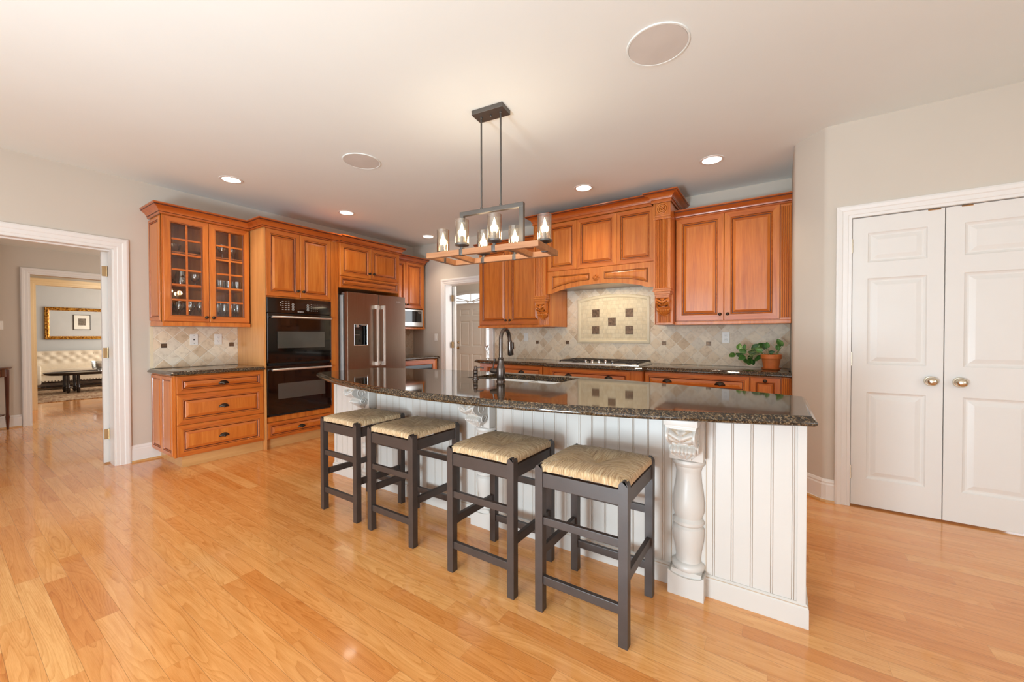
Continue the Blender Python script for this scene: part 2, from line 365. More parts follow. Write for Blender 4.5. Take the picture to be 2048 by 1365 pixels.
# ------------------------------------------------------------------ mesh helpers
class MB:
    def __init__(s): s.v = []; s.f = []; s.mi = []; s.uv = []
    def add(s, vs, fs, mi=0, uvs=None):
        b = len(s.v); s.v += [tuple(p) for p in vs]
        for k, f in enumerate(fs):
            s.f.append(tuple(b+i for i in f)); s.mi.append(mi if not isinstance(mi, list) else mi[k])
            s.uv.append(uvs[k] if uvs else None)
        return s
    def box(s, x0, x1, y0, y1, z0, z1, mi=0):
        v = [(x, y, z) for z in (z0, z1) for y in (y0, y1) for x in (x0, x1)]
        return s.add(v, [(0, 2, 3, 1), (4, 5, 7, 6), (0, 1, 5, 4), (2, 6, 7, 3), (0, 4, 6, 2), (1, 3, 7, 5)], mi)
    def cbox(s, x0, x1, y0, y1, z0, z1, c=.004, mi=0):
        """box with chamfered edges"""
        bm = bmesh.new(); bmesh.ops.create_cube(bm, size=1)
        for v in bm.verts: v.co = Vector((x0+(v.co.x+.5)*(x1-x0), y0+(v.co.y+.5)*(y1-y0), z0+(v.co.z+.5)*(z1-z0)))
        bmesh.ops.bevel(bm, geom=bm.edges[:], offset=c, segments=2, profile=.6, affect='EDGES', clamp_overlap=True)
        bm.verts.index_update()
        s.add([v.co for v in bm.verts], [[v.index for v in f.verts] for f in bm.faces], mi); bm.free(); return s
    def tube(s, pts, r, n=10, mi=0, caps=True):
        pts = [Vector(p) for p in pts]; N = len(pts)
        rs = r if isinstance(r, (list, tuple)) else [r]*N
        t0 = (pts[1]-pts[0]).normalized()
        up = Vector((0, 0, 1)) if abs(t0.z) < .9 else Vector((1, 0, 0))
        a = t0.cross(up).normalized(); vs = []
        for i in range(N):
            t = (pts[min(i+1, N-1)]-pts[max(i-1, 0)]).normalized()
            a = (a-t*a.dot(t)).normalized(); b = t.cross(a)
            for k in range(n):
                th = 2*PI*k/n; vs.append(pts[i]+(a*math.cos(th)+b*math.sin(th))*rs[i])
        fs = [(i*n+k, i*n+(k+1) % n, (i+1)*n+(k+1) % n, (i+1)*n+k) for i in range(N-1) for k in range(n)]
        if caps: fs += [tuple(range(n))[::-1], tuple((N-1)*n+k for k in range(n))]
        return s.add(vs, fs, mi)
    def lathe(s, prof, n=24, c=(0, 0, 0), mi=0, axis='z', a0=0, a1=2*PI):
        full = abs(a1-a0-2*PI) < 1e-6; m = n if full else n+1; vs = []
        for r, z in prof:
            for k in range(m):
                th = a0+(a1-a0)*k/n; x, y = r*math.cos(th), r*math.sin(th)
                p = {'z': (x, y, z), 'y': (x, z, y), 'x': (z, x, y), '-y': (x, -z, y)}[axis]
                vs.append((p[0]+c[0], p[1]+c[1], p[2]+c[2]))
        fs = []
        for i in range(len(prof)-1):
            for k in range(n):
                k2 = (k+1) % m
                fs.append((i*m+k, i*m+k2, (i+1)*m+k2, (i+1)*m+k))
        if full:
            if prof[0][0] > 1e-5: fs.append(tuple(range(m))[::-1])
            if prof[-1][0] > 1e-5: fs.append(tuple((len(prof)-1)*m+k for k in range(m)))
        return s.add(vs, fs, mi)
    def prism(s, poly, axis, a, b, mi=0):
        """poly in the two other axes (in x,y,z order), extruded from a to b"""
        def P(p, t):
            return {'x': (t, p[0], p[1]), 'y': (p[0], t, p[1]), 'z': (p[0], p[1], t)}[axis]
        n = len(poly); vs = [P(p, a) for p in poly]+[P(p, b) for p in poly]
        fs = [(i, (i+1) % n, n+(i+1) % n, n+i) for i in range(n)]+[tuple(range(n))[::-1], tuple(range(n, 2*n))]
        return s.add(vs, fs, mi)
    def rings(s, x0, x1, z0, z1, prof, mh=None, cap=True):
        """nested rectangles in the xz plane: prof = [(inset, y, material)] ; the front faces -y"""
        vs = []; fs = []; ms = []
        for (i, y, m) in prof:
            vs += [(x0+i, y, z0+i), (x1-i, y, z0+i), (x1-i, y, z1-i), (x0+i, y, z1-i)]
        for k in range(1, len(prof)):
            a, b = 4*(k-1), 4*k; m = prof[k][2]
            for e in range(4):
                e2 = (e+1) % 4
                fs.append((a+e, a+e2, b+e2, b+e)); ms.append((mh if (mh is not None and m == 0 and e in (0, 2)) else m))
        if cap:
            k = 4*(len(prof)-1); fs.append((k, k+1, k+2, k+3)); ms.append(prof[-1][2])
        return s.add(vs, fs, ms)
    def sweep(s, prof, path, mi=0, side=1, caps=True, mis=None):
        """prof = [(out, z)], path = plan polyline [(x, y)]; out is to the right of travel times side"""
        n = len(path); P = [Vector(p) for p in path]; vs = []
        nor = []
        for i in range(n-1):
            d = (P[i+1]-P[i]).normalized(); nor.append(Vector((d.y, -d.x))*side)
        for i in range(n):
            if i == 0: o = nor[0]; k = 1
            elif i == n-1: o = nor[-1]; k = 1
            else:
                o = (nor[i-1]+nor[i]); L = o.length; o = o/L if L > 1e-6 else nor[i]; k = 1/max(.3, o.dot(nor[i]))
            for (q, z) in prof: vs.append((P[i].x+o.x*q*k, P[i].y+o.y*q*k, z))
        m = len(prof); fs = []; ms = []
        for i in range(n-1):
            for j in range(m-1):
                fs.append((i*m+j, (i+1)*m+j, (i+1)*m+j+1, i*m+j+1)); ms.append(mis[j] if mis else mi)
        if caps:
            fs += [tuple(range(m)), tuple((n-1)*m+j for j in range(m))[::-1]]; ms += [mi, mi]
        return s.add(vs, fs, ms)
    def xf(s, mat):
        s.v = [tuple(mat @ Vector(p)) for p in s.v]; return s
    def merge(s, o, mat=None):
        vs = [mat @ Vector(p) for p in o.v] if mat else o.v
        b = len(s.v); s.v += [tuple(p) for p in vs]
        s.f += [tuple(b+i for i in f) for f in o.f]; s.mi += o.mi; s.uv += o.uv; return s
    def build(s, name, mats, parent=None, smooth=None, loc=None, recalc=True):
        if not isinstance(mats, (list, tuple)): mats = [mats]
        me = bpy.data.meshes.new(name); me.from_pydata(s.v, [], s.f)
        for m in mats: me.materials.append(m)
        for p, m in zip(me.polygons, s.mi): p.material_index = m
        if any(u is not None for u in s.uv):
            L = me.uv_layers.new(name='UVMap')
            for p, u in zip(me.polygons, s.uv):
                if u is None: continue
                for li, uvv in zip(p.loop_indices, u): L.data[li].uv = uvv
        if recalc:
            bm = bmesh.new(); bm.from_mesh(me); bmesh.ops.recalc_face_normals(bm, faces=bm.faces); bm.to_mesh(me); bm.free()
        if smooth is not None:
            me.polygons.foreach_set('use_smooth', [True]*len(me.polygons))
            me.set_sharp_from_angle(angle=math.radians(smooth))
        me.update()
        o = bpy.data.objects.new(name, me); COL.objects.link(o)
        if parent: o.parent = parent
        if loc: o.location = loc
        return o

def tag(o, label=None, cat=None, group=None, kind=None):
    if label: o['label'] = label
    if cat: o['category'] = cat
    if group: o['group'] = group
    if kind: o['kind'] = kind
    return o
def thing(name, label, cat, loc=(0, 0, 0), rz=0, group=None):
    o = bpy.data.objects.new(name, None); COL.objects.link(o); o.empty_display_size = .1
    o.location = loc; o.rotation_euler = (0, 0, rz)
    return tag(o, label, cat, group)
def struct(name, mb, mats, parent=None, smooth=None, label=None):
    o = mb.build(name, mats, parent, smooth)
    if parent is None: o['kind'] = 'structure'
    if label: o['label'] = label
    return o
def dup(root, loc, rz=0, label=None):
    r = root.copy(); COL.objects.link(r); r.location = loc; r.rotation_euler = (0, 0, rz)
    if label: r['label'] = label
    for ch in list(root.children):
        c = ch.copy(); COL.objects.link(c); c.parent = r
        for g in list(ch.children):
            d = g.copy(); COL.objects.link(d); d.parent = c
    return r
def arc(cx, cy, r, a0, a1, n):
    return [(cx+r*math.cos(a0+(a1-a0)*i/n), cy+r*math.sin(a0+(a1-a0)*i/n)) for i in range(n+1)]

# ------------------------------------------------------------------ the setting
XW, YB, YP, ZC = -5.19, 4.68, 3.69, 2.742     # left wall, back wall, pantry wall, ceiling
wall_m = M['wall']
struct('floor', MB().box(-14.9, 3.6, -3.5, 7.3, -.1, 0), M['floor'])
struct('ceiling', MB().box(-5.33, 3.6, -3.5, 4.82, ZC, ZC+.12), M['ceiling'])

def wall_x(name, x0, x1, y0, y1, z1, opens, mat, z0=0):
    """a wall lying in the yz plane, opens = [(ya, yb, za, zb)]"""
    mb = MB(); y = y0
    for (a, b, c, d) in sorted(opens):
        if a > y: mb.box(x0, x1, y, a, z0, z1)
        if c > z0: mb.box(x0, x1, a, b, z0, c)
        if d < z1: mb.box(x0, x1, a, b, d, z1)
        y = b
    if y < y1: mb.box(x0, x1, y, y1, z0, z1)
    return struct(name, mb, mat)
def wall_y(name, y0, y1, x0, x1, z1, opens, mat, z0=0):
    mb = MB(); x = x0
    for (a, b, c, d) in sorted(opens):
        if a > x: mb.box(x, a, y0, y1, z0, z1)
        if c > z0: mb.box(a, b, y0, y1, z0, c)
        if d < z1: mb.box(a, b, y0, y1, d, z1)
        x = b
    if x < x1: mb.box(x, x1, y0, y1, z0, z1)
    return struct(name, mb, mat)

wall_x('wall_left', -5.33, XW, -3.5, 4.68, ZC, [(-.55, 1.01, 0, 2.06)], wall_m)
wall_y('wall_back', YB, 4.82, -5.33, .25, ZC, [(-4.45, -3.535, 0, 2.06)], wall_m)
# return, bullnosed diagonal and pantry wall
mb = MB(); mb.prism([(.107, 4.68), (.107, 3.905), (.112, 3.888), (.122, 3.874), (.278, 3.702), (.292, 3.692), (.312, 3.69), (.40, 3.69), (.40, 4.68)], 'z', 0, ZC)
struct('wall_diagonal', mb, wall_m, smooth=50)
wall_y('wall_right', YP, YP+.14, .40, 3.6, ZC, [(.438, 1.372, 0, 2.055)], wall_m)
wall_x('wall_east', 3.5, 3.6, -3.5, 3.69, ZC, [(-1.1, 1.5, .6, 2.5)], wall_m)
wall_y('wall_rear', -3.5, -3.4, -5.33, 3.5, ZC, [(-3.9, -1.3, .6, 2.5), (-.3, 2.3, .6, 2.5)], wall_m)
def rear_window(name, w, loc, rz):
    mb = MB(); h = 1.9
    for (a, b) in ((-w/2, -w/2+.06), (w/2-.06, w/2), (-.04, .04)): mb.box(a, b, -.05, .05, 0, h)
    for (a, b) in ((0, .06), (h-.06, h), (h/2-.02, h/2+.02)): mb.box(-w/2, w/2, -.048, .048, a, b)
    for k in (-1, 1): mb.box(k*w/4-.01, k*w/4+.01, -.02, .02, 0, h)
    o = struct(name, mb, M['trim']); o.location = loc; o.rotation_euler = (0, 0, rz)
rear_window('window_1', 2.6, (-2.6, -3.45, .6), 0)
rear_window('window_2', 2.6, (1.0, -3.45, .6), 0)
rear_window('window_3', 2.6, (3.55, .2, .6), PI/2)
mb = MB().box(.42, 1.40, 4.40, 4.50, 0, 2.4)
struct('wall_pantry', mb, wall_m)

# rooms seen through the openings
wall_x('wall_hall', -8.68, -8.54, -1.6, 3.2, 2.45, [(.815, 2.15, 0, 2.085)], wall_m)
wall_y('wall_hall_side', -1.7, -1.6, -8.68, -5.33, 2.45, [], wall_m)
wall_y('wall_hall_end', 3.2, 3.3, -8.68, -5.33, 2.45, [], wall_m)
struct('ceiling_hall', MB().box(-8.68, -5.33, -1.7, 3.3, 2.45, 2.55), M['ceiling'])
wall_y('wall_passage', .55, .65, -10.3, -8.68, 2.45, [], M['cream_wall'])
wall_y('wall_passage_side', 2.4, 2.5, -10.3, -8.68, 2.45, [], M['cream_wall'])
struct('ceiling_passage', MB().box(-10.3, -8.68, .55, 2.5, 2.45, 2.55), M['cream_wall'])
wall_x('wall_sitting_room', -10.42, -10.3, -2.2, 4.6, 2.7, [(1.04, 1.85, 0, 2.10)], M['blue_wall'])
wall_x('wall_sitting_room_end', -14.62, -14.5, -2.2, 4.6, 2.7, [], M['blue_wall'])
wall_y('wall_sitting_room_side', -2.3, -2.2, -14.62, -10.3, 2.7, [], M['blue_wall'])
wall_y('wall_sitting_room_far', 4.6, 4.7, -14.62, -10.3, 2.7, [(-14, -11.2, .6, 2.5)], M['blue_wall'])
struct('ceiling_sitting_room', MB().box(-14.62, -10.3, -2.3, 4.7, 2.7, 2.8), M['ceiling'])
# foyer
wall_y('wall_foyer', 7.2, 7.3, -8.2, -2.6, 2.9, [(-6.47, -5.56, 0, 2.0), (-5.535, -5.30, .2, 1.95)], M['foyer_wall'])
wall_x('wall_foyer_left', -8.3, -8.2, 4.82, 7.3, 2.9, [], M['foyer_wall'])
wall_x('wall_foyer_right', -2.6, -2.5, 4.82, 7.3, 2.9, [(5.1, 6.9, .5, 2.6)], M['foyer_wall'])
struct('ceiling_foyer', MB().box(-8.3, -2.5, 4.82, 7.3, 2.9, 3.0), M['ceiling'])
struct('wall_foyer_top', MB().box(-8.3, -2.5, 4.78, 4.82, ZC, 2.95).box(-8.3, -5.33, 4.70, 4.82, 0, 2.9), M['foyer_wall'])

# six-panel style pantry leaves
def door_leaf(name, x0, x1, z0, z1, t, panels, mat):
    mb = MB(); y0 = 0
    xs = sorted(set([x0, x1]+[p[0] for p in panels]+[p[1] for p in panels])); zs = sorted(set([z0, z1]+[p[2] for p in panels]+[p[3] for p in panels]))
    for i in range(len(xs)-1):
        for k in range(len(zs)-1):
            cx, cz = (xs[i]+xs[i+1])/2, (zs[k]+zs[k+1])/2
            if any(p[0] < cx < p[1] and p[2] < cz < p[3] for p in panels): continue
            mb.add([(xs[i], y0, zs[k]), (xs[i+1], y0, zs[k]), (xs[i+1], y0, zs[k+1]), (xs[i], y0, zs[k+1])], [(0, 1, 2, 3)])
    for (a, b, c, d) in panels:
        mb.rings(a, b, c, d, [(0, 0, 0), (.006, .006, 0), (.016, .011, 0), (.024, .011, 0), (.048, .003, 0), (.052, .002, 0)])
    mb.add([(x0, 0, z0), (x1, 0, z0), (x1, t, z0), (x0, t, z0), (x0, 0, z1), (x1, 0, z1), (x1, t, z1), (x0, t, z1)],
           [(0, 3, 2, 1), (4, 5, 6, 7), (3, 7, 6, 2), (0, 4, 7, 3), (1, 2, 6, 5)])
    return mb.build(name, mat, None, recalc=False)
# casings: stepped trim round three sides of an opening, drawn in the xz plane facing -y
CAS = [(0, 0), (0, -.012), (.018, -.012), (.022, -.016), (.048, -.016), (.054, -.021), (.074, -.024), (.086, -.02), (.086, 0)]
def casing(name, x0, x1, top, loc, rz, mat, sides='LTR', width=1.0, label=None):
    mb = MB(); vs = []; m = len(CAS); nodes = []
    for (d, o) in CAS:
        d *= width; vs.append([(x0-d, o, 0), (x0-d, o, top+d), (x1+d, o, top+d), (x1+d, o, 0)])
    V = [vs[j][i] for i in range(4) for j in range(m)]; F = []
    for i in range(3):
        if 'LTR'[i] not in sides: continue
        for j in range(m-1): F.append((i*m+j, i*m+j+1, (i+1)*m+j+1, (i+1)*m+j))
    mb.add(V, F); o = struct(name, mb, mat, label=label); o.location = loc; o.rotation_euler = (0, 0, rz); return o
def jamb(mb, x0, x1, top, y0, y1, t=.018):
    mb.box(x0-t, x0, y0, y1, 0, top+t); mb.box(x1, x1+t, y0, y1, 0, top+t); mb.box(x0, x1, y0, y1, top, top+t)
    return mb
def hinge(parent, p, horizontal_axis='x', s=1.0, m='brass', w=.032):
    x, y, z = p; h = .048
    mb = MB()
    if horizontal_axis == 'x': mb.cbox(x-w/2, x+w/2, y-.004, y+.003, z-h, z+h, .002); mb.tube([(x+w/2, y-.006, z-h), (x+w/2, y-.006, z+h)], .006, 8)
    else: mb.cbox(x-.004, x+.003, y-w/2, y+w/2, z-h, z+h, .002); mb.tube([(x-.005, y+w/2, z-h), (x-.005, y+w/2, z+h)], .006, 8)
    return mb.build('hinge', M[m], parent)

# left opening to the hall
c = casing('trim_1', -.55+.012, 1.01-.012, 2.048, (XW, 0, 0), PI/2, M['trim'], width=1.18)
j = struct('trim_2', MB().box(-5.335, -5.185, .985, 1.012, 0, 2.075).box(-5.335, -5.185, -.552, -.525, 0, 2.075).box(-5.335, -5.185, -.55, 1.01, 2.045, 2.075)
           .box(-5.30, -5.262, -.525, .985, 2.033, 2.046), M['trim'])
casing('trim_3', .815, 2.15, 2.085, (-8.54, 0, 0), PI/2, M['trim'])
casing('trim_4', 1.04, 1.85, 2.10, (-10.3, 0, 0), PI/2, M['cream_trim'], width=1.25)
struct('trim_5', MB().box(-10.425, -10.295, 1.022, 1.042, 0, 2.118).box(-10.425, -10.295, 1.848, 1.868, 0, 2.118).box(-10.425, -10.295, 1.022, 1.868, 2.098, 2.118), M['cream_trim'])
# the hall door, folded back against the hall side of the wall; only its hinge edge shows
hdr = door_leaf('door_5', 0, .78, .012, 2.035, .038, [(.10, .34, .22, .9), (.44, .68, .22, .9), (.10, .34, 1.05, 1.9), (.44, .68, 1.05, 1.9)], M['doorwhite'])
hdr.location = (-5.353, .945, 0); hdr.rotation_euler = (0, 0, PI/2); hdr['kind'] = 'structure'
for z in (1.85, 1.068, .285): MB().cbox(.002, .039, -.006, -.0005, z-.048, z+.048, .003).tube([(.036, -.008, z-.05), (.036, -.008, z+.05)], .006, 8).build('hinge', M['brass'], hdr)
# pantry opening
casing('trim_6', .438, 1.372, 2.055, (0, YP, 0), 0, M['trim'])
struct('trim_7', jamb(MB(), .4385, 1.3715, 2.0545, YP+.001, YP+.12, .0005).box(.438, 1.372, YP+.06, YP+.07, 2.04, 2.055), M['trim'])
# opening to the foyer
casing('trim_8', -4.438, -3.547, 2.048, (0, YB, 0), 0, M['trim'], width=.98)
j8 = struct('trim_9', MB().box(-4.452, -4.43, YB+.001, 4.825, 0, 2.07).box(-3.555, -3.533, YB+.001, 4.825, 0, 2.07).box(-4.45, -3.535, YB+.001, 4.825, 2.045, 2.07), M['trim'])
casing('trim_10', 3.547, 4.438, 2.048, (0, 4.821, 0), PI, M['trim'], width=.6)

# baseboards with a bead at the top and an oak shoe at the foot
BASE = [(0, 0), (.020, 0), (.020, .018), (.014, .019), (.014, .125), (.010, .135), (.011, .145), (.004, .162), (0, .165)]
def baseboard(name, path, mat=None, side=1):
    mb = MB().sweep(BASE, path, 0, side)
    mb.mi = [0]*len(mb.mi)
    o = struct(name, mb, mat or M['trim'])
    sh = MB().sweep([(.014, 0), (.030, 0), (.029, .008), (.024, .016), (.014, .018)], path, 0, side)
    sh.build('shoe_moulding', M['toe'], o); return o
baseboard('baseboard_left', [(XW, 1.101), (XW, 1.33)])
baseboard('baseboard_diagonal', [(.107, 3.93), (.107, 3.895), (.118, 3.872), (.284, 3.696), (.306, 3.69), (.352, 3.69)], side=1)
baseboard('baseboard_hall', [(-8.54, -1.55), (-8.54, .725)])
baseboard('baseboard_right', [(1.46, 3.69), (3.5, 3.69)])
baseboard('baseboard_sitting_room', [(-14.5, -2.2), (-14.5, 4.6)])
baseboard('baseboard_back', [(-5.18, 4.68), (-4.53, 4.68)], side=1)

def knob_set(parent, x, z, mat, y=0):
    mb = MB().lathe([(0, .062), (.016, .060), (.026, .052), (.029, .042), (.024, .032), (.013, .024), (.011, .010), (.030, .008), (.033, .003), (.033, 0)], 24, (x, y, z), axis='-y')
    return mb.build('knob', mat, parent, smooth=40)
for (nm, x0, x1, kx, hx, lab) in (('door_1', .444, .9005, .843, .441, None), ('door_2', .9055, 1.366, .975, 1.369, None)):
    cx0, cx1 = x0+.082, x1-.078
    if nm == 'door_2': cx0, cx1 = x0+.084, x1-.082
    d = door_leaf(nm, x0, x1, .012, 2.05, .035, [(cx0, cx1, .208, .822), (cx0, cx1, 1.016, 1.622), (cx0, cx1, 1.732, 1.94)], M['doorwhite'])
    d.location = (0, YP+.012, 0); d['kind'] = 'structure'
    knob_set(d, kx, .918, M['nickel'])
    for z in (1.858, 1.054, .244):
        mb = MB().tube([(hx, -.004, z-.045), (hx, -.004, z+.045)], .0065, 10).tube([(hx, -.004, z-.05), (hx, -.004, z-.045)], .005, 8).tube([(hx, -.004, z+.045), (hx, -.004, z+.05)], .005, 8)
        mb.build('hinge', M['nickel'], d)
    mb = MB().tube([(kx-.02 if nm == 'door_1' else kx+.0, .004, 2.046), (kx+.04 if nm == 'door_1' else kx+.05, .004, 2.046)], .006, 8); mb.build('ball_catch', M['brass'], d)

# front door far across the foyer, with arched transom and sidelight
PW = .30
fd = door_leaf('door_3', -6.465, -5.565, .01, 1.98, .045,
               [(-6.465+.12+i*.36, -6.465+.12+i*.36+PW, a, b) for i in (0, 1) for (a, b) in ((.22, .80), (.98, 1.58), (1.70, 1.86))], plain('front_door_paint', (236, 231, 222), .45, var=.01))
fd.location = (0, 7.2, 0); fd['kind'] = 'structure'
knob_set(fd, -6.40, .94, M['brass'])
MB().lathe([(0, .02), (.02, .018), (.028, .008), (.03, 0)], 18, (-6.40, 0, 1.07), axis='-y').build('deadbolt', M['brass'], fd, smooth=40)
# transom: a low arch with radiating bars, glowing sky behind
def transom():
    cx, z0, a, b = -6.0, 2.0, .86, .215
    pts = [(cx+a*math.cos(PI*i/40), z0+b*math.sin(PI*i/40)) for i in range(41)]
    out = [(cx+(a+.06)*math.cos(PI*i/40), z0-.02+(b+.075)*math.sin(PI*i/40)) for i in range(41)]
    mb = MB(); n = 41
    v = [(p[0], 7.17, p[1]) for p in pts]+[(p[0], 7.17, p[1]) for p in out]+[(p[0], 7.2, p[1]) for p in pts]+[(p[0], 7.2, p[1]) for p in out]
    f = []
    for i in range(n-1): f += [(i, i+1, n+i+1, n+i), (n+i, n+i+1, 3*n+i+1, 3*n+i), (i+1, i, 2*n+i, 2*n+i+1)]
    mb.add(v, f)
    mb.box(cx-a-.06, cx+a+.06, 7.165, 7.2, z0-.025, z0)
    for th in (25, 50, 90, 130, 155):
        t = math.radians(th); ex, ez = cx+a*math.cos(t), z0+b*math.sin(t)
        mb.tube([(cx+.07*math.cos(t), 7.185, z0+.02+.03*math.sin(t)), (ex, 7.185, ez)], .011, 6)
    mb.tube([(cx+.10*math.cos(PI*i/12), 7.185, z0+.04*math.sin(PI*i/12)) for i in range(13)], .012, 6)
    o = struct('window_4', mb, M['trim'])
    # the lit pane: bright overcast sky through obscured glass
    mp = MB(); mp.add([(cx, 7.194, z0)]+[(p[0], 7.194, p[1]) for p in pts], [(0, i+2, i+1) for i in range(40)])
    mp.build('pane', emis('sky_lit_glass', (.95, .98, 1, 1), 1.25), o)
transom()
sl = struct('window_5', MB().box(-5.56, -5.535, 7.17, 7.2, 0, 2.0).box(-5.30, -5.22, 7.17, 7.2, 0, 2.0).box(-5.535, -5.30, 7.17, 7.2, 0, .2).box(-5.535, -5.30, 7.17, 7.2, 1.95, 2.0)
            .box(-5.535, -5.30, 7.185, 7.2, .78, .795).box(-5.535, -5.30, 7.185, 7.2, 1.37, 1.385), M['trim'])
MB().box(-5.535, -5.30, 7.203, 7.206, .2, 1.95).build('pane', bpy.data.materials['sky_lit_glass'], sl)
# the kitchen's own door, folded back against the foyer side of the wall; only its hinge edge shows
kd = door_leaf('door_4', -5.285, -4.385, .012, 2.04, .035, [(-5.20, -4.86, .22, .9), (-4.80, -4.47, .22, .9), (-5.20, -4.86, 1.05, 1.9), (-4.80, -4.47, 1.05, 1.9)], M['doorwhite'])
kd.location = (0, 4.855, 0); kd['kind'] = 'structure'
for z in (1.84, 1.08, .28):
    mb = MB().cbox(-4.43, -4.385, 4.812-4.855, 4.818-4.855, z-.05, z+.05, .002).tube([(-4.405, 4.80-4.855, z-.05), (-4.405, 4.80-4.855, z+.05)], .008, 8); mb.build('hinge', M['brass'], kd)

# ------------------------------------------------------------------ cabinet building blocks (front at y = 0 facing -y, x to the right)
CH = [M['cherry'], M['glaze'], M['cherry_h']]
def panel_prof(st, t, y=0, thin=False):
    k = .6 if thin else 1
    return [(0, y+t, 0), (0, y+.003, 0), (.003, y, 0), (st-.016*k, y, 0), (st-.013*k, y+.004, 1), (st-.008*k, y+.002, 2), (st-.003*k, y+.008, 2), (st+.001, y+.010, 1),
            (st+.004*k, y+.010, 1), (st+.008*k, y+.008, 0), (st+.026*k, y+.001, 0), (st+.028*k, y+.001, 0)]
def door(parent, x0, x1, z0, z1, st=.062, t=.02, y=-.02, name='door', thin=False):
    mb = MB(); mb.rings(x0, x1, z0, z1, panel_prof(st, t, y, thin), mh=2)
    return mb.build(name, CH, parent, recalc=False)
def knob(parent, x, z, y=-.02, r=.016, m='bronze'):
    mb = MB().lathe([(0, .030), (r*.6, .029), (r*.95, .024), (r, .018), (r*.8, .012), (r*.42, .008), (r*.42, .003), (r*.75, 0)], 16, (x, y, z), axis='-y')
    return mb.build('knob', M[m], parent, smooth=50)
def cup_pull(parent, x, z, y=-.02, w=.045):
    """a half-dome bin pull with an open underside"""
    mb = MB(); vs = []; fs = []; n, m = 14, 6
    for i in range(m+1):
        ph = PI/2*i/m
        for k in range(n+1):
            th = PI*k/n
            vs.append((x-w*math.cos(th)*(math.cos(ph) if i else 1), y-.026*math.sin(ph)*math.sin(th)**.5 if 0 < k < n else y, z-.012+(.036*math.cos(ph)-.009*(1-math.cos(ph)))*math.sin(th)))
    for i in range(m):
        for k in range(n): fs.append((i*(n+1)+k, i*(n+1)+k+1, (i+1)*(n+1)+k+1, (i+1)*(n+1)+k))
    mb.add(vs, fs)
    return mb.build('pull', M['bronze'], parent, smooth=60, recalc=False)
CROWN = [(0, 0), (.006, .004), (.006, .018), (.012, .022), (.014, .034), (.026, .052), (.044, .066), (.052, .070), (.052, .080), (.060, .084), (.060, .096), (0, .096)]
def crown(parent, path, z, k=1.0, side=1, name='crown', h=1.0):
    mb = MB().sweep([(a*k, z+b*h) for a, b in CROWN], path, 0, side, mis=[0, 0, 1, 0, 0, 0, 0, 1, 0, 0, 0])
    return mb.build(name, [M['cherry_d'], M['glaze']], parent, smooth=35)
def slab(poly, z0, z1, hole=None, ogee=True):
    """stone slab with a shaped edge; poly is counter-clockwise"""
    n = len(poly); P = [Vector(p) for p in poly]
    off = []
    for i in range(n):
        a = (P[i]-P[i-1]).normalized(); b = (P[(i+1) % n]-P[i]).normalized()
        na, nb = Vector((-a.y, a.x)), Vector((-b.y, b.x)); o = na+nb
        o = o/max(1e-6, o.length); off.append(o/max(.35, o.dot(na)))
    h = z1-z0
    pr = [(.010, z0), (.002, z0+.12*h), (0, z0+.28*h), (.001, z0+.42*h), (.006, z0+.60*h), (.013, z0+.72*h), (.016, z0+.86*h), (.020, z0+.95*h), (.026, z1)]
    if not ogee: pr = [(.004, z0), (0, z0+.004), (0, z1-.005), (.0015, z1-.0015), (.005, z1)]
    mb = MB(); vs = []
    for d, z in pr: vs += [(P[i].x+off[i].x*d, P[i].y+off[i].y*d, z) for i in range(n)]
    fs = [(j*n+i, j*n+(i+1) % n, (j+1)*n+(i+1) % n, (j+1)*n+i) for j in range(len(pr)-1) for i in range(n)]
    m = len(pr)-1
    if not hole:
        fs += [tuple(range(n))[::-1], tuple(m*n+i for i in range(n))]
    return mb.add(vs, fs), [(P[i].x+off[i].x*pr[-1][0], P[i].y+off[i].y*pr[-1][0]) for i in range(n)], [(P[i].x+off[i].x*pr[0][0], P[i].y+off[i].y*pr[0][0]) for i in range(n)]

def raised_side(mb, x, y0, y1, z0, z1, face):
    """a framed panel on a cabinet side at plane x, face = -1 for the left side; merged into mb"""
    t = MB().rings(0, y1-y0, z0, z1, panel_prof(.04, .012, -.012, True), mh=2)
    mat = Matrix.Translation((x, y1 if face < 0 else y0, 0)) @ Matrix.Rotation(-PI/2 if face < 0 else PI/2, 4, 'Z')
    return mb.merge(t, mat)

# ================================================================== left run (local x = world y, front faces +x)
R90 = PI/2
# glass-door wall cabinet
g = thing('glass_cabinet', 'cherry cabinet with two divided glass doors full of glassware, left of the ovens', 'cabinet', (-4.85, 1.257, 1.33), R90)
D = .336; w = .748; H = 1.06
mb = MB()
mb.box(0, .018, 0, D, 0, H).box(w-.018, w, 0, D, 0, H).box(.018, w-.018, 0, D, H-.02, H).box(.018, w-.018, 0, D, .03, .05).box(.018, w-.018, D-.01, D, .05, H-.02)
mb.box(0, .03, -.001, .018, 0, H).box(w-.03, w, -.001, .018, 0, H).box(.03, w-.03, -.001, .018, H-.02, H).box(.03, w-.03, -.001, .018, 0, .045)
mb.cbox(-.004, w+.0, -.028, D, -.006, .034, .004)
raised_side(mb, 0, .012, D-.006, .05, H-.02, -1)
mb.build('body', CH, g)
for z in (.385, .715):
    MB().box(.019, w-.019, .03, D-.012, z, z+.012).build('shelf', M['cherry_h'], g)
crown(g, [(-.012, D), (-.012, -.02), (w-.002, -.02)], H-.005, side=1)
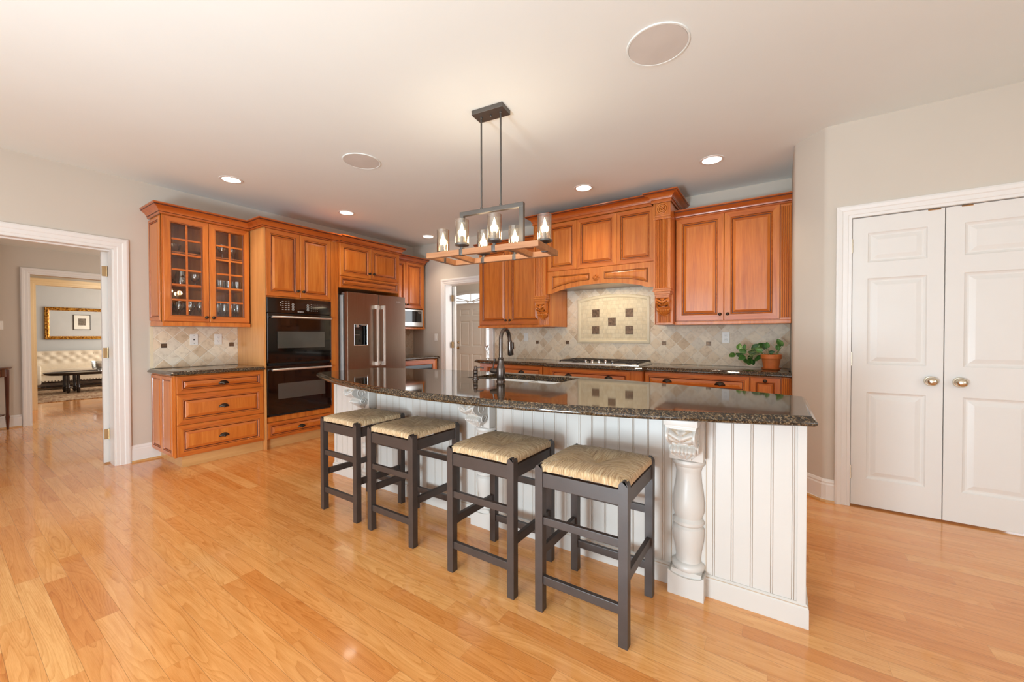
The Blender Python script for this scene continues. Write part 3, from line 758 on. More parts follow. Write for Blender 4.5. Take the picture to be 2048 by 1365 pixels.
def glass_door(parent, x0, x1, z0, z1, st=.062):
    y, t = -.02, .02; mb = MB()
    pr = [(0, y+t, 0), (0, y+.003, 0), (.003, y, 0), (st-.012, y, 0), (st-.010, y+.004, 1), (st-.005, y+.003, 2), (st, y+.008, 1), (st, y+t, 0)]
    mb.rings(x0, x1, z0, z1, pr, mh=2, cap=False)
    b = MB().rings(x0, x1, z0, z1, [(0, y+t, 0), (st, y+t, 0)], cap=False); mb.merge(b)
    d = mb.build('door', CH, parent, recalc=False)
    a, b, c, e = x0+st, x1-st, z0+st, z1-st
    mu = MB(); cx = (a+b)/2
    mu.cbox(cx-.009, cx+.009, y+.004, y+.014, c, e, .002)
    for i in range(1, 6):
        z = c+(e-c)*i/6; mu.cbox(a, b, y+.005, y+.0135, z-.009, z+.009, .002)
    mu.build('muntin_grid', M['cherry_h'], d)
    MB().box(a, b, y+.0145, y+.0165, c, e).build('pane', M['glass'], d)
    return d
dl = glass_door(g, .012, w/2-.002, .042, H-.012); dr = glass_door(g, w/2+.002, w-.004, .042, H-.012)
knob(dl, w/2-.030, .085); knob(dr, w/2+.030, .085)

# drawer base under it
b = thing('drawer_cabinet', 'cherry base cabinet of three wide drawers with cup pulls, below the glass-door cabinet', 'cabinet', (-4.572, 1.262, 0), R90)
D = .612; w = .752
mb = MB(); mb.box(0, w, 0, D, .105, .862)
for (p, q) in ((.012, .298), (.306, .600)): raised_side(mb, 0, p, q, .12, .85, -1)
mb.cbox(-.003, .014, -.008, .0, .105, .862, .003)
mb.build('body', CH, b)
MB().box(.06, w+.001, .022, .045, 0, .1045).box(.06, .075, .045, D, 0, .1045).build('toe_kick', M['toe'], b)
for (a, c, st) in ((.690, .856, .052), (.404, .684, .060), (.110, .398, .060)):
    d = door(b, .016, w-.001, a, c, st, name='drawer'); cup_pull(d, .385, (a+c)/2-.008)

sp, _, _ = slab([(1.225, -4.515), (1.225, -5.188), (2.018, -5.188), (2.018, -4.515)], .8655, .903)
# polygon given as (y, x) pairs: turn it into world x, y
sp.v = [(q[1], q[0], q[2]) for q in sp.v]
tag(sp.build('granite_countertop', M['granite'], smooth=30), 'short dark granite countertop on the drawer cabinet left of the ovens', 'countertop')

# tile splash below the glass cabinet
def backsplash(label, loc, rz, w, z0, z1, tile, accents, pencil=True):
    t = thing('tile_backsplash', label, 'backsplash', loc, rz)
    MB().box(0, w, -.008, 0, z0, z1).build('tile_field', tile, t)
    for (x, z) in accents: MB().cbox(x-.024, x+.024, -.011, -.007, z-.022, z+.022, .0015).build('accent_tile', M['decotile'], t)
    return t
bs = backsplash('tumbled stone backsplash of diagonal tiles behind the short countertop left of the ovens', (XW, 1.262, 0), R90, .756, .904, 1.322, mk_tile('diagonal_stone_tile_left', 1.73-1.262, 1.063, .151), [(.094, 1.13), (.694, 1.132)])
MB().box(-.012, .012, -.009, 0, .904, 1.322).build('edge_tile', M['mural_border'], bs)

def wall_plate(name, label, cat, loc, rz, kind, group=None):
    t = thing(name, label, cat, loc, rz, group)
    MB().cbox(-.036, .036, -.006, 0, -.058, .058, .003).build('cover_plate', M['plastic'], t)
    if kind == 'outlet':
        for z in (-.021, .021):
            r = MB().lathe([(0, .0085), (.0155, .008), (.017, .006)], 20, (0, 0, z), axis='-y').build('receptacle', M['plastic'], t, smooth=40)
            MB().box(-.008, -.0055, -.0092, -.008, z-.002, z+.007).box(.0055, .008, -.0092, -.008, z-.001, z+.006).lathe([(0, .0092), (.0025, .009)], 8, (0, 0, z-.008), axis='-y').build('slot', M['slot'], r)
    elif kind == 'jack':
        MB().lathe([(0, .009), (.006, .0085), (.008, .006)], 14, (0, 0, 0), axis='-y').build('jack', M['slot'], t)
        for z in (-.042, .042): MB().lathe([(0, .0072), (.003, .006)], 8, (0, 0, z), axis='-y').build('screw', M['slot'], t)
    elif kind == 'switch':
        MB().cbox(-.016, .016, -.010, -.005, -.033, .033, .002).build('rocker', M['plastic'], t)
    return t
wall_plate('jack_plate', 'white wall plate with one small round jack on the tile left of the outlet', 'wall plate', (XW+.0082, 1.605, 1.19), R90, 'jack')
wall_plate('power_outlet', 'white double outlet on the tile under the glass-door cabinet', 'outlet', (XW+.0082, 1.825, 1.192), R90, 'outlet')

# tall oven cabinet
oc = thing('oven_cabinet', 'tall cherry cabinet around the black double oven, two doors above and one drawer below', 'cabinet', (-4.56, 2.02, 0), R90)
D = .628; w = .866
mb = MB()
mb.box(.019, w, .05, D, .105, .345).box(.019, w, .05, D, 1.655, 2.392).box(.019, .77, D-.02, D, .345, 1.655).box(.765, .785, .02, D, .345, 1.655)
mb.box(0.0185, .026, 0, .05, .105, 2.392).box(.757, w, 0, .05, .105, 2.392).box(.026, .757, 0, .05, 2.36, 2.392).box(.026, .757, 0, .05, .288, .345).box(.026, .757, 0, .05, 1.648, 1.662).box(.026, .757, 0, .05, .105, .112)
mb.cbox(.764, w-.006, -.014, 0, .105, 2.385, .004)
mb.build('body', CH, oc)
MB().box(.005, w, .034, .057, 0, .1045).build('toe_kick', M['toe'], oc)
MB().box(0, .0185, -.016, D, .0, 2.392).build('side_panel', M['maple'], oc)
for (x0, x1, kx) in ((.022, .385, .355), (.389, .760, .419)):
    d = door(oc, x0, x1, 1.664, 2.384, .062); knob(d, kx, 1.735)
d = door(oc, .024, .758, .110, .285, .045, name='drawer'); cup_pull(d, .39, .19)
crown(oc, [(-.010, D-.3), (-.010, -.022), (.775, -.022), (.775, -.036), (w, -.036)], 2.386, side=1, h=.95)

# double oven
ov = thing('double_oven', 'black glass built-in double wall oven with two steel bar handles', 'oven', (-4.56, 2.046, .348), R90)
w = .730; H = 1.298
MB().box(.01, w-.01, .0, .5, .005, H-.005).build('body', M['blackmetal'], ov)
MB().cbox(0, w, -.022, 0, H-.165, H, .004).build('control_panel', M['blackglass'], ov)
cp = ov.children[-1]
k2 = MB(); k3 = MB()
for i in range(3):
    for x in (.275, .445): MB().lathe([(.0085, .0004), (.011, .0006), (.0135, .0004)], 16, (x, -.0222, H-.065-.027*i), axis='-y').build('selector_ring', M['ovenprint'], cp)
for i in range(4):
    for j in range(4):
        x = .485+.024*j; k2.box(x-.004, x+.004, -.0226, -.0222, H-.058-.024*i, H-.050-.024*i)
for i in range(5):
    for j in range(3):
        x = .165+.032*j; k3.box(x-.010, x+.008, -.0226, -.0222, H-.040-.022*i, H-.035-.022*i)
for i in range(2): k3.box(.135, .148, -.0226, -.0222, H-.058-.026*i, H-.048-.026*i)
k2.build('number_keys', M['ovenprint'], cp); k3.build('function_keys', M['ovenprint'], cp)
MB().cbox(.305, .42, -.0232, -.0222, H-.115, H-.040, .0003).build('display', plain('oven_display', (44, 28, 20), .15, var=.03), cp)
def text_mesh(txt, size, mat, parent, loc, rot, name='lettering', ext=.0006, align='CENTER'):
    cu = bpy.data.curves.new(name, 'FONT'); cu.body = txt; cu.size = size; cu.align_x = align; cu.align_y = 'CENTER'; cu.extrude = ext; cu.offset = size*.02
    o = bpy.data.objects.new(name+'_tmp', cu); COL.objects.link(o)
    dg = bpy.context.evaluated_depsgraph_get(); me = bpy.data.meshes.new_from_object(o.evaluated_get(dg)); bpy.data.objects.remove(o)
    me.materials.clear(); me.materials.append(mat); me.name = name
    r = bpy.data.objects.new(name, me); COL.objects.link(r); r.parent = parent; r.location = loc; r.rotation_euler = rot
    return r
text_mesh('BOSCH', .020, M['ovenprint'], cp, (.36, -.0228, H-.145), (PI/2, 0, 0))
def oven_door(z0, z1, hz):
    d = MB().cbox(0, w, -.026, -.001, z0, z1, .005).build('door', M['blackglass'], ov)
    MB().cbox(.105, w-.085, -.0275, -.0258, z0+.16, z1-.20, .0006).build('window', M['ovenwin'], d)
    mb = MB().tube([(.03, -.068, hz), (w-.02, -.068, hz)], .0115, 14)
    for x in (.05, w-.04): mb.tube([(x, -.024, hz), (x, -.068, hz)], .009, 10)
    mb.build('handle', M['steel_light'], d, smooth=40)
    MB().cbox(.02, w-.02, -.024, -.004, z0-.022, z0-.003, .003).build('vent_trim', M['blackmetal'], d)
oven_door(.585, H-.170, 1.085); oven_door(.024, .555, .51)

# wall cabinet over the refrigerator
fu = thing('refrigerator_cabinet', 'short cherry cabinet with two doors and a rail panel over the steel refrigerator', 'cabinet', (-4.545, 2.888, 0), R90)
D = .64; w = .945
mb = MB()
mb.box(0, w-.023, .0, D, 1.835, 2.40)
mb.build('body', CH, fu)
for (x0, x1, kx) in ((.010, .462, .432), (.466, w-.022, .498)):
    d = door(fu, x0, x1, 1.985, 2.392, .060); knob(d, kx, 2.055)
door(fu, .010, w-.024, 1.838, 1.978, .040, name='rail_panel')
crown(fu, [(0, -.024), (w+.012, -.024), (w+.012, .27)], 2.394, side=1)

ep = thing('end_panel', 'tall cherry end panel between the refrigerator and the microwave cabinet', 'cabinet panel', (-4.545, 3.809, 0), R90)
MB().cbox(0, .022, -.012, .64, 0, 2.393, .003).build('panel', CH, ep)

# french-door refrigerator
rf = thing('refrigerator', 'stainless french-door refrigerator with a black water dispenser in its left door', 'refrigerator', (-4.42, 2.922, 0), R90)
w = .916
MB().cbox(.005, .874, .11, .74, .02, 1.745, .006).build('cabinet', M['greycase'], rf)
MB().box(.012, .87, .062, .112, .03, 1.735).build('gasket', M['rubber'], rf)
xs = .460
def fridge_door(x0, x1, z0, z1):
    mb = MB().cbox(x0, x1, 0, .062, z0, z1, .006); return mb.build('door', M['steel'], rf)
def dispenser_door():
    x0, x1, z0, z1, t = 0, xs-.002, .70, 1.776, .062; a, b, c, d = .090, .286, 1.104, 1.376; e = .005
    mb = MB(); X = [x0+e, a, b, x1-e]; Z = [z0+e, c, d, z1-e]
    for i in range(3):
        for k in range(3):
            if (i, k) != (1, 1): mb.add([(X[i], 0, Z[k]), (X[i+1], 0, Z[k]), (X[i+1], 0, Z[k+1]), (X[i], 0, Z[k+1])], [(0, 1, 2, 3)])
    mb.rings(x0, x1, z0, z1, [(0, t, 0), (0, e, 0), (e*.35, e*.35, 0), (e, 0, 0)], cap=False)
    return mb.build('door', M['steel'], rf, recalc=False)
lf = dispenser_door()
rg = fridge_door(xs+.002, w, .70, 1.776)
fz = MB().cbox(0, w, 0, .062, .06, .692, .006).build('freezer_drawer', M['steel'], rf)
def bar(parent, pts, name='handle'):
    (x0, z0), (x1, z1) = pts
    mb = MB()
    if x0 == x1:
        mb.cbox(x0-.012, x0+.012, -.062, -.044, z0, z1, .003)
        for z in (z0, z1-.05): mb.cbox(x0-.012, x0+.012, -.046, .0, z, z+.05, .003)
    else:
        mb.cbox(x0, x1, -.062, -.044, z0-.012, z0+.012, .003)
        for x in (x0, x1-.05): mb.cbox(x, x+.05, -.046, .0, z0-.012, z0+.012, .003)
    return mb.build(name, M['handle_steel'], parent)
bar(lf, ((xs-.052, .835), (xs-.052, 1.632))); bar(rg, ((xs+.052, .835), (xs+.052, 1.632))); bar(fz, ((.12, .60), (w-.12, .60)))
mb = MB().rings(.090, .286, 1.104, 1.376, [(0, -.003, 0), (.004, -.005, 0), (.007, -.002, 0), (.008, .050, 1), (.012, .052, 1)])
dsp = mb.build('dispenser', [M['steel_light'], M['blackglass']], lf, recalc=False)
MB().cbox(.118, .158, -.008, .03, 1.335, 1.368, .004).build('nozzle', M['steel_light'], dsp)
MB().cbox(.20, .262, -.006, .02, 1.358, 1.367, .003).build('touch_bar', M['steel_light'], dsp)
MB().cbox(.100, .168, -.004, .03, 1.236, 1.242, .001).build('tray', M['steel_light'], dsp)
for x in (.04, w-.09): MB().cbox(x-.035, x+.035, .05, .13, 1.746, 1.775, .004).build('hinge_cover', M['steel_light'], rf)
text_mesh('BOSCH', .022, M['steel_light'], rg, (w-.125, -.0006, 1.70), (PI/2, 0, 0))

# wall cabinet with a microwave shelf
mw = thing('microwave_cabinet', 'narrow cherry wall cabinet right of the refrigerator with an open microwave shelf', 'cabinet', (-4.85, 3.850, 1.345), R90)
D = .336; w = .745; H = 1.055
mb = MB()
mb.box(0, w, 0, D, .318, H).box(0, .018, 0, D, 0, .318).box(w-.018, w, 0, D, 0, .318).box(.018, w-.018, D-.01, D, .02, .318).box(.018, w-.018, 0, D, 0, .02)
mb.cbox(-.0, w+.006, -.030, D, -.012, .016, .004)
mb.cbox(w-.03, w, -.016, 0, .016, H, .003)
mb.build('body', CH, mw)
for (x0, x1, kx) in ((.010, .355, .330), (.359, w-.032, .386)):
    d = door(mw, x0, x1, .320, H-.012, .058); knob(d, kx, .375)
crown(mw, [(0, -.022), (w+.008, -.022), (w+.008, D)], H-.012, side=1)
mo = thing('microwave', 'small stainless microwave with black glass door on the cabinet shelf by the refrigerator', 'microwave', (-4.838, 3.90, 1.3655), R90)
w2 = .655
MB().cbox(0, w2, 0, .30, .006, .285, .006).build('case', M['steel'], mo)
dm = MB().cbox(.004, w2-.004, -.016, -.001, .010, .281, .004).build('door', M['steel_light'], mo)
MB().cbox(.020, w2-.030, -.019, -.0155, .078, .258, .002).build('window', M['blackglass'], dm)
MB().box(w2-.10, w2-.05, -.0196, -.019, .226, .240).build('clock', M['ovenprint'], dm)
MB().cbox(.24, .275, -.019, -.0155, .030, .056, .002).build('button', M['greycase'], dm)
for x in (.05, w2-.05):
    for y in (.04, .26): MB().box(x-.015, x+.015, y-.015, y+.015, .0, .0065).build('foot', M['blackmetal'], mo)

# base cabinet with a glass-front cooler beside the refrigerator
bc = thing('beverage_cooler_cabinet', 'cherry base cabinet with a dark glass beverage cooler door, right of the refrigerator', 'cabinet', (-4.57, 3.850, 0), R90)
D = .61; w = .755
mb = MB(); mb.box(0, w, .08, D, 0, .10).box(0, w, 0, D, .10, .855)
mb.cbox(w-.032, w, -.014, 0, .10, .855, .003)
mb.build('body', CH, bc)
mb = MB(); st = .07
mb.rings(.004, w-.036, .11, .845, [(0, 0, 0), (0, -.017, 0), (.003, -.02, 0), (st-.012, -.02, 0), (st-.009, -.016, 1), (st-.004, -.014, 0), (st, -.010, 1), (st, -.006, 0)], mh=2, cap=False)
d = mb.build('door', CH, bc, recalc=False)
MB().box(.004+st, w-.036-st, -.008, -.006, .11+st, .845-st).build('pane', M['blackglass'], d)
sp, _, _ = slab([(3.848, -4.525), (3.848, -5.188), (4.676, -5.188), (4.676, -4.60), (4.638, -4.525)], .8685, .905)
sp.v = [(q[1], q[0], q[2]) for q in sp.v]
tag(sp.build('granite_countertop', M['granite'], smooth=30), 'small dark granite countertop under the microwave cabinet', 'countertop')
backsplash('narrow strip of stone tile backsplash under the microwave cabinet', (XW, 3.852, 0), R90, .825, .906, 1.330, mk_tile('diagonal_stone_tile_corner', .1, 1.06, .151), [])

# glassware on the cabinet shelves; every glass stands on its own
GW = {}
def glassware(kind):
    P = {
     'wine': [(.001, .0), (.032, .001), (.030, .004), (.006, .010), (.004, .03), (.004, .085), (.012, .095), (.030, .115), (.038, .142), (.036, .17), (.032, .195), (.030, .195), (.034, .17), (.036, .142), (.028, .117), (.002, .100)],
     'flute': [(.001, .0), (.030, .001), (.028, .004), (.005, .010), (.0035, .03), (.0035, .07), (.012, .085), (.021, .12), (.024, .17), (.023, .215), (.0215, .215), (.0225, .17), (.019, .12), (.002, .09)],
     'tumbler': [(.001, 0), (.030, 0), (.034, .004), (.036, .05), (.039, .095), (.037, .095), (.034, .05), (.031, .012), (.001, .010)],
     'goblet': [(.001, 0), (.034, .001), (.031, .005), (.008, .012), (.006, .04), (.010, .055), (.034, .075), (.042, .11), (.043, .145), (.041, .145), (.040, .11), (.031, .078), (.002, .062)],
     'bowl': [(.001, 0), (.035, 0), (.037, .008), (.05, .02), (.070, .05), (.080, .09), (.077, .09), (.067, .052), (.046, .022), (.001, .014)],
     'pitcher': [(.001, 0), (.045, 0), (.05, .01), (.058, .05), (.055, .09), (.040, .13), (.046, .16), (.043, .16), (.037, .13), (.052, .09), (.055, .05), (.046, .014), (.001, .012)],
     'dish': [(.001, 0), (.05, 0), (.055, .006), (.095, .04), (.10, .045), (.096, .046), (.052, .012), (.001, .010)]}[kind]
    mb = MB().lathe(P, 18)
    if kind == 'bowl' or kind == 'pitcher':
        mb.v = [(x*(1+.03*math.cos(9*math.atan2(y, x))), y*(1+.03*math.cos(9*math.atan2(y, x))), z) for x, y, z in mb.v]
    return mb
NAMES = {'wine': ('wine_glass', 'wine glass'), 'flute': ('champagne_flute', 'glass'), 'tumbler': ('tumbler', 'glass'), 'goblet': ('goblet', 'glass'), 'bowl': ('glass_bowl', 'bowl'), 'pitcher': ('glass_pitcher', 'pitcher'), 'dish': ('glass_dish', 'dish')}
def put(kind, y, x, z, label, group=None, s=1.0):
    if kind not in GW:
        o = glassware(kind).build(NAMES[kind][0], M['crystal'], smooth=50); GW[kind] = o
    else:
        o = GW[kind].copy(); COL.objects.link(o)
    for k in list(o.keys()): del o[k]
    o.location = (x, y, z); o.scale = (s, s, s)
    return tag(o, label, NAMES[kind][1], group)
zb, zm, zt = 1.3805, 1.7275, 2.0575
put('bowl', 1.385, -5.03, zt, 'fluted clear glass bowl at the left end of the top cabinet shelf', s=.95)
put('dish', 1.555, -5.03, zt, 'shallow clear glass dish on the top cabinet shelf, right of the fluted bowl', s=.85)
for i, y in enumerate((1.715, 1.79, 1.90)):
    put('goblet', y, -5.0+.05*(i % 2), zt, 'short stemmed clear goblet on the top shelf behind the right glass door', 'goblets on the top cabinet shelf')
put('pitcher', 1.45, -4.99, zm, 'bulbous clear glass pitcher on the middle shelf behind the left glass door', s=1.05)
put('bowl', 1.345, -5.06, zm, 'ribbed clear glass bowl on the middle shelf, left of the pitcher', s=.75)
put('goblet', 1.565, -5.0, zm, 'single stemmed goblet on the middle shelf, right of the pitcher', s=.95)
for i in range(8):
    put('tumbler', 1.69+.082*(i % 4), -4.96 if i < 4 else -5.09, zm, 'plain clear tumbler in the rows on the middle shelf behind the right glass door', 'tumblers on the middle cabinet shelf')
for i in range(7):
    put('wine', 1.33+.088*(i % 4)+.02*(i // 4), -4.95 if i < 4 else -5.08, zb, 'stemmed wine glass in the rows on the bottom shelf behind the left glass door', 'wine glasses on the bottom cabinet shelf')
for i in range(10):
    put('flute', 1.68+.063*(i % 5)+.018*(i // 5), -4.95 if i < 5 else -5.07, zb, 'tall slim flute in the rows on the bottom shelf behind the right glass door', 'flutes on the bottom cabinet shelf')

# ================================================================== back run (local x = world x, front faces -y)
def fluted(mb, x0, x1, y, z0, z1, n, depth=.004, mi=0, mg=1):
    """convex vertical reeds on a face at y, with dark lines between them"""
    pts = []; ms = []; w = (x1-x0)/n
    for i in range(n):
        a = x0+i*w
        pts.append((a, y)); ms.append(mg)
        for k in range(7):
            pts.append((a+w*(.10+.90*k/6), y-depth*math.sin(PI*k/6)-.0003)); ms.append(mi if 0 < k < 5 else mi)
    pts.append((x1, y)); m = len(pts)
    vs = [(p[0], p[1], z) for z in (z0, z1) for p in pts]
    fs = [(i, i+1, m+i+1, m+i) for i in range(m-1)]
    return mb.add(vs, fs, ms[:m-1])

def upper(name, label, x0, w, zb, H, D, doors, yface, crown_path, filler=None, st=.070):
    t = thing(name, label, 'cabinet', (x0, yface+.02, zb))
    mb = MB(); mb.box(0, w, 0, D, 0, H); mb.cbox(-.003, w, -.030, D, -.004, .030, .005)
    if filler:
        mb.cbox(filler[0], filler[1], -.014, 0, .03, H-.01, .002); fluted(mb, filler[0]+.004, filler[1]-.004, -.0145, .05, H-.03, 5, .005)
    mb.build('body', CH, t)
    for (a, b, kx) in doors:
        d = door(t, a, b, .038, H-.006, st); knob(d, kx, .095)
    crown(t, crown_path, H-.010, side=1, h=.88, k=.9)
    return t
upper('upper_cabinet', 'two-door cherry wall cabinet left of the range hood, beside the foyer opening', -3.472, 1.022, 1.335, 1.085, .326,
      [(.012, .502, .470), (.506, 1.012, .538)], 4.33, [(0, .326), (0, -.02), (1.019, -.02)])
upper('upper_cabinet', 'large two-door cherry wall cabinet right of the range hood, above the potted plant', -.876, .981, 1.335, 1.085, .326,
      [(.008, .443, .412), (.447, .893, .478)], 4.33, [(.0, -.02), (.981, -.02)], filler=(.897, .980))

# mantel range hood between two pilasters
hd = thing('range_hood', 'cherry mantel range hood with arched valance, three panelled doors and carved pilasters', 'range hood', (-1.664, 4.68, 0))
HX = .622                                  # half width between pilasters
yf = -.50                                  # face of the hood body (world 4.18)
mb = MB()
mb.box(-HX, HX, yf, -.001, 1.985, 2.60)
for s_ in (-1, 1):
    a, b = sorted((s_*HX, s_*(HX+.164)))
    mb.box(a+.002, b-.002, -.437, -.001, 1.337, 2.02); mb.box(a+.002, b-.002, -.50, -.001, 2.02, 2.60)
mb.box(-HX, HX, -.46, -.36, 1.82, 1.985)
mb.build('body', CH, hd)
# inner side skins of the hood, seen under the arch
for s_ in (-1, 1):
    x = s_*(HX-.004); MB().box(min(x, x-s_*.006), max(x, x-s_*.006), yf+.03, -.002, 1.335 if s_ else 0, 1.985).build('side_panel', M['maple'] if False else M['cherry'], hd)
for (a, b) in ((-HX+.003, -.241), (-.239, .222), (.224, HX-.003)):
    door(hd, a, b, 1.985, 2.545, .062, y=yf-.022)
# arched valance with two shaped recessed panels
def valance():
    mb = MB(); y = yf-.022; n = 40; top = 1.982; ze, zm = 1.722, 1.800; t = .028
    xa, xb = -HX+.002, HX-.002
    def zarch(x, ze=ze, zm=zm, half=HX-.075):
        q = max(0, 1-(x/half)**2) if abs(x) < half else 0
        return ze+(zm-ze)*(q**.75 if q > 0 else 0)
    xs = [xa+(xb-xa)*i/n for i in range(n+1)]
    vs = []
    for x in xs: vs += [(x, y, zarch(x)), (x, y, top), (x, y+t, zarch(x)), (x, y+t, top)]
    # openings for the two panels are left out of the face and filled with nested strips
    P = [(-.555, -.085), (.085, .555)]; zt = 1.925
    def lo(x): return zarch(x)+.052
    fs = []; ms = []
    for i in range(n):
        a, b = 4*i, 4*(i+1)
        fs += [(a, b, b+1, a+1), (a, a+2, b+2, b), (a+1, b+1, b+3, a+3), (a+2, a+3, b+3, b+2)]
    fs += [(0, 1, 3, 2), (4*n, 4*n+2, 4*n+3, 4*n+1)]
    mb.add(vs, fs)
    for (p, q) in P:
        m = 18; rings_ = [(0, 0, 0), (.005, -.005, 1), (.010, -.003, 0), (.015, .0006, 1), (.020, -.002, 0), (.034, -.0055, 0)]
        allv = []; L = []
        for (ins, dy, mi) in rings_:
            pts = []
            for k in range(m+1):
                x = p+ins+(q-p-2*ins)*k/m; pts.append((x, y+dy, min(zt-ins-.002, lo(x)+ins)))
            for k in range(m, -1, -1):
                x = p+ins+(q-p-2*ins)*k/m; pts.append((x, y+dy, zt-ins))
            L.append(len(allv)); allv += pts
        N = 2*(m+1); F = []; Q = []
        for r in range(1, len(rings_)):
            for k in range(N):
                k2 = (k+1) % N; F.append((L[r-1]+k, L[r-1]+k2, L[r]+k2, L[r]+k)); Q.append(rings_[r][2])
        for k in range(m):
            F.append((L[-1]+k, L[-1]+k+1, L[-1]+N-2-k, L[-1]+N-1-k)); Q.append(0)
        mb.add(allv, F, Q)
    return mb.build('valance', CH, hd)
valance()
# carved flower in the middle of the valance
mb = MB(); c = (-.008, yf-.022, 1.868)
mb.lathe([(0, .016), (.010, .015), (.013, .008), (.016, .006), (.016, 0)], 16, c, axis='-y')
for k in range(8):
    th = 2*PI*k/8; px, pz = c[0]+.026*math.cos(th), c[2]+.026*math.sin(th)
    vs = []; 
    pm = MB().lathe([(0, .010), (.006, .009), (.010, .005), (.012, 0)], 10, (0, 0, 0), axis='-y')
    pm.v = [(x*1.25, yy, z*.8) for x, yy, z in pm.v]
    mb.merge(pm, Matrix.Translation((px, c[1], pz)) @ Matrix.Rotation(-th, 4, 'Y'))
mb.build('rosette', M['cherry'], hd, smooth=50)
# stainless hood liner
lm = MB().box(-HX+.012, HX-.012, yf+.04, -.02, 1.80, 1.815)
lm.build('liner', M['steel'], hd)
for x in (): MB().lathe([(.0, -.004), (.035, -.004), (.038, 0)], 18, (x, -.30, 1.80)).build('hood_lamp', emis('hood_bulb_%d' % (x > 0), (1, .86, .62, 1), 6), hd)
# frieze and crown, breaking forward over the pilasters
crp = [(-HX-.164-.004, -.002), (-HX-.164-.004, -.572), (-HX+.018, -.572), (-HX+.018, yf-.026), (HX-.018, yf-.026), (HX-.018, -.572), (HX+.164+.004, -.572), (HX+.164+.004, -.002)]
fz = [(0, 0), (.004, .002), (.006, .008), (.002, .012), (.002, .045), (.010, .047), (.012, .058), (.004, .060), (0, .060)]
MB().sweep([(a, 2.548+b*.75) for a, b in fz], crp, 0, 1, mis=[1, 0, 0, 0, 1, 0, 0, 0]).build('frieze', [M['cherry_h'], M['glaze']], hd, smooth=35)
crown(hd, crp, 2.575, k=1.22, h=.80)
def corbel_mesh(w, hgt, out, flutes=5, n=56, m=44):
    """scrolled acanthus corbel: hangs from z = hgt down to 0, back at y = 0, front towards -y; material 1 is glaze in the carved hollows"""
    def prof(t):          # t 0 top .. 1 bottom -> out
        if t < .10: return out*.90
        if t < .52: q = (t-.10)/.42; return out*(.46+.54*math.sin(PI*(.22+.70*q)))
        if t < .60: q = (t-.52)/.08; return out*(.595-.16*math.sin(PI*q/2))
        if t < .80: q = (t-.60)/.20; return out*(.435+.20*math.sin(PI*q))
        q = (t-.80)/.20; return out*(.435*(1-q)**.55)+.003
    mb = MB(); vs = []; dd = []
    for i in range(n+1):
        t = i/n; o = prof(t); z = hgt*(1-t)
        wk = w*(1.0 if t < .60 else .94 if t < .80 else max(.16, .90-.80*((t-.8)/.2)**1.3))
        for j in range(m+1):
            u = -1+2*j/m; d = 0; au = abs(u)
            if .12 < t < .52 and au < .78:
                q = (t-.12)/.40
                lobe = abs(math.sin(2.5*PI*(q*.9+.55*au)+.4))          # leaf lobes sweeping out from the mid-rib
                d = out*(.13*lobe*math.sin(PI*q)**.5+.12*max(0, 1-au/.16)*math.sin(PI*q)-.07)
            elif .60 <= t < .80: d = out*(.10*abs(math.cos(flutes*PI*u/2))**.7-.05)
            elif t >= .80: d = out*(.12*abs(math.cos(2*PI*u))-.05)*(1-(t-.8)/.2)
            elif t < .10: d = 0
            if au > .82 and .10 < t < .60: d = out*.05
            dd.append(d/out if (t > .11) else 1); vs.append((u*wk/2, -(o+d), z))
    k = m+1; b = len(vs); fs = []; ms = []
    for i in range(n):
        for j in range(m):
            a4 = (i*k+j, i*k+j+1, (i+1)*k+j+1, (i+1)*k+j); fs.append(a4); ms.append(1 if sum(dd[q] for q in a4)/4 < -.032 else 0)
    for i in range(n+1):
        vs += [(vs[i*k][0], 0, vs[i*k][2]), (vs[i*k+m][0], 0, vs[i*k][2])]
    for i in range(n):
        fs += [(i*k, (i+1)*k, b+2*(i+1), b+2*i), (i*k+m, b+2*i+1, b+2*(i+1)+1, (i+1)*k+m), (b+2*i, b+2*(i+1), b+2*(i+1)+1, b+2*i+1)]; ms += [0, 0, 0]
    fs.append(tuple(range(k))+(b+1, b)); ms.append(0)
    mb.add(vs, fs, ms)
    # raised scrolls on both cheeks
    for s_ in (-1, 1):
        for (cy, cz, r) in ((-out*.46, hgt*.70, out*.30), (-out*.30, hgt*.33, out*.20)):
            pts = [(s_*w/2*.985, cy+r*(1-q/30)*math.cos(q*.42), cz+r*(1-q/30)*math.sin(q*.42)) for q in range(28)]
            mb.tube(pts, [.0045*(1-.5*q/28)*(out/.1)**.5 for q in range(28)], 6)
    for q in range(3):
        mb.lathe([(0, .012), (.006, .010), (.009, 0)], 8, ((q-1)*w*.16, -.004, hgt*.02), axis='-y')
    return mb
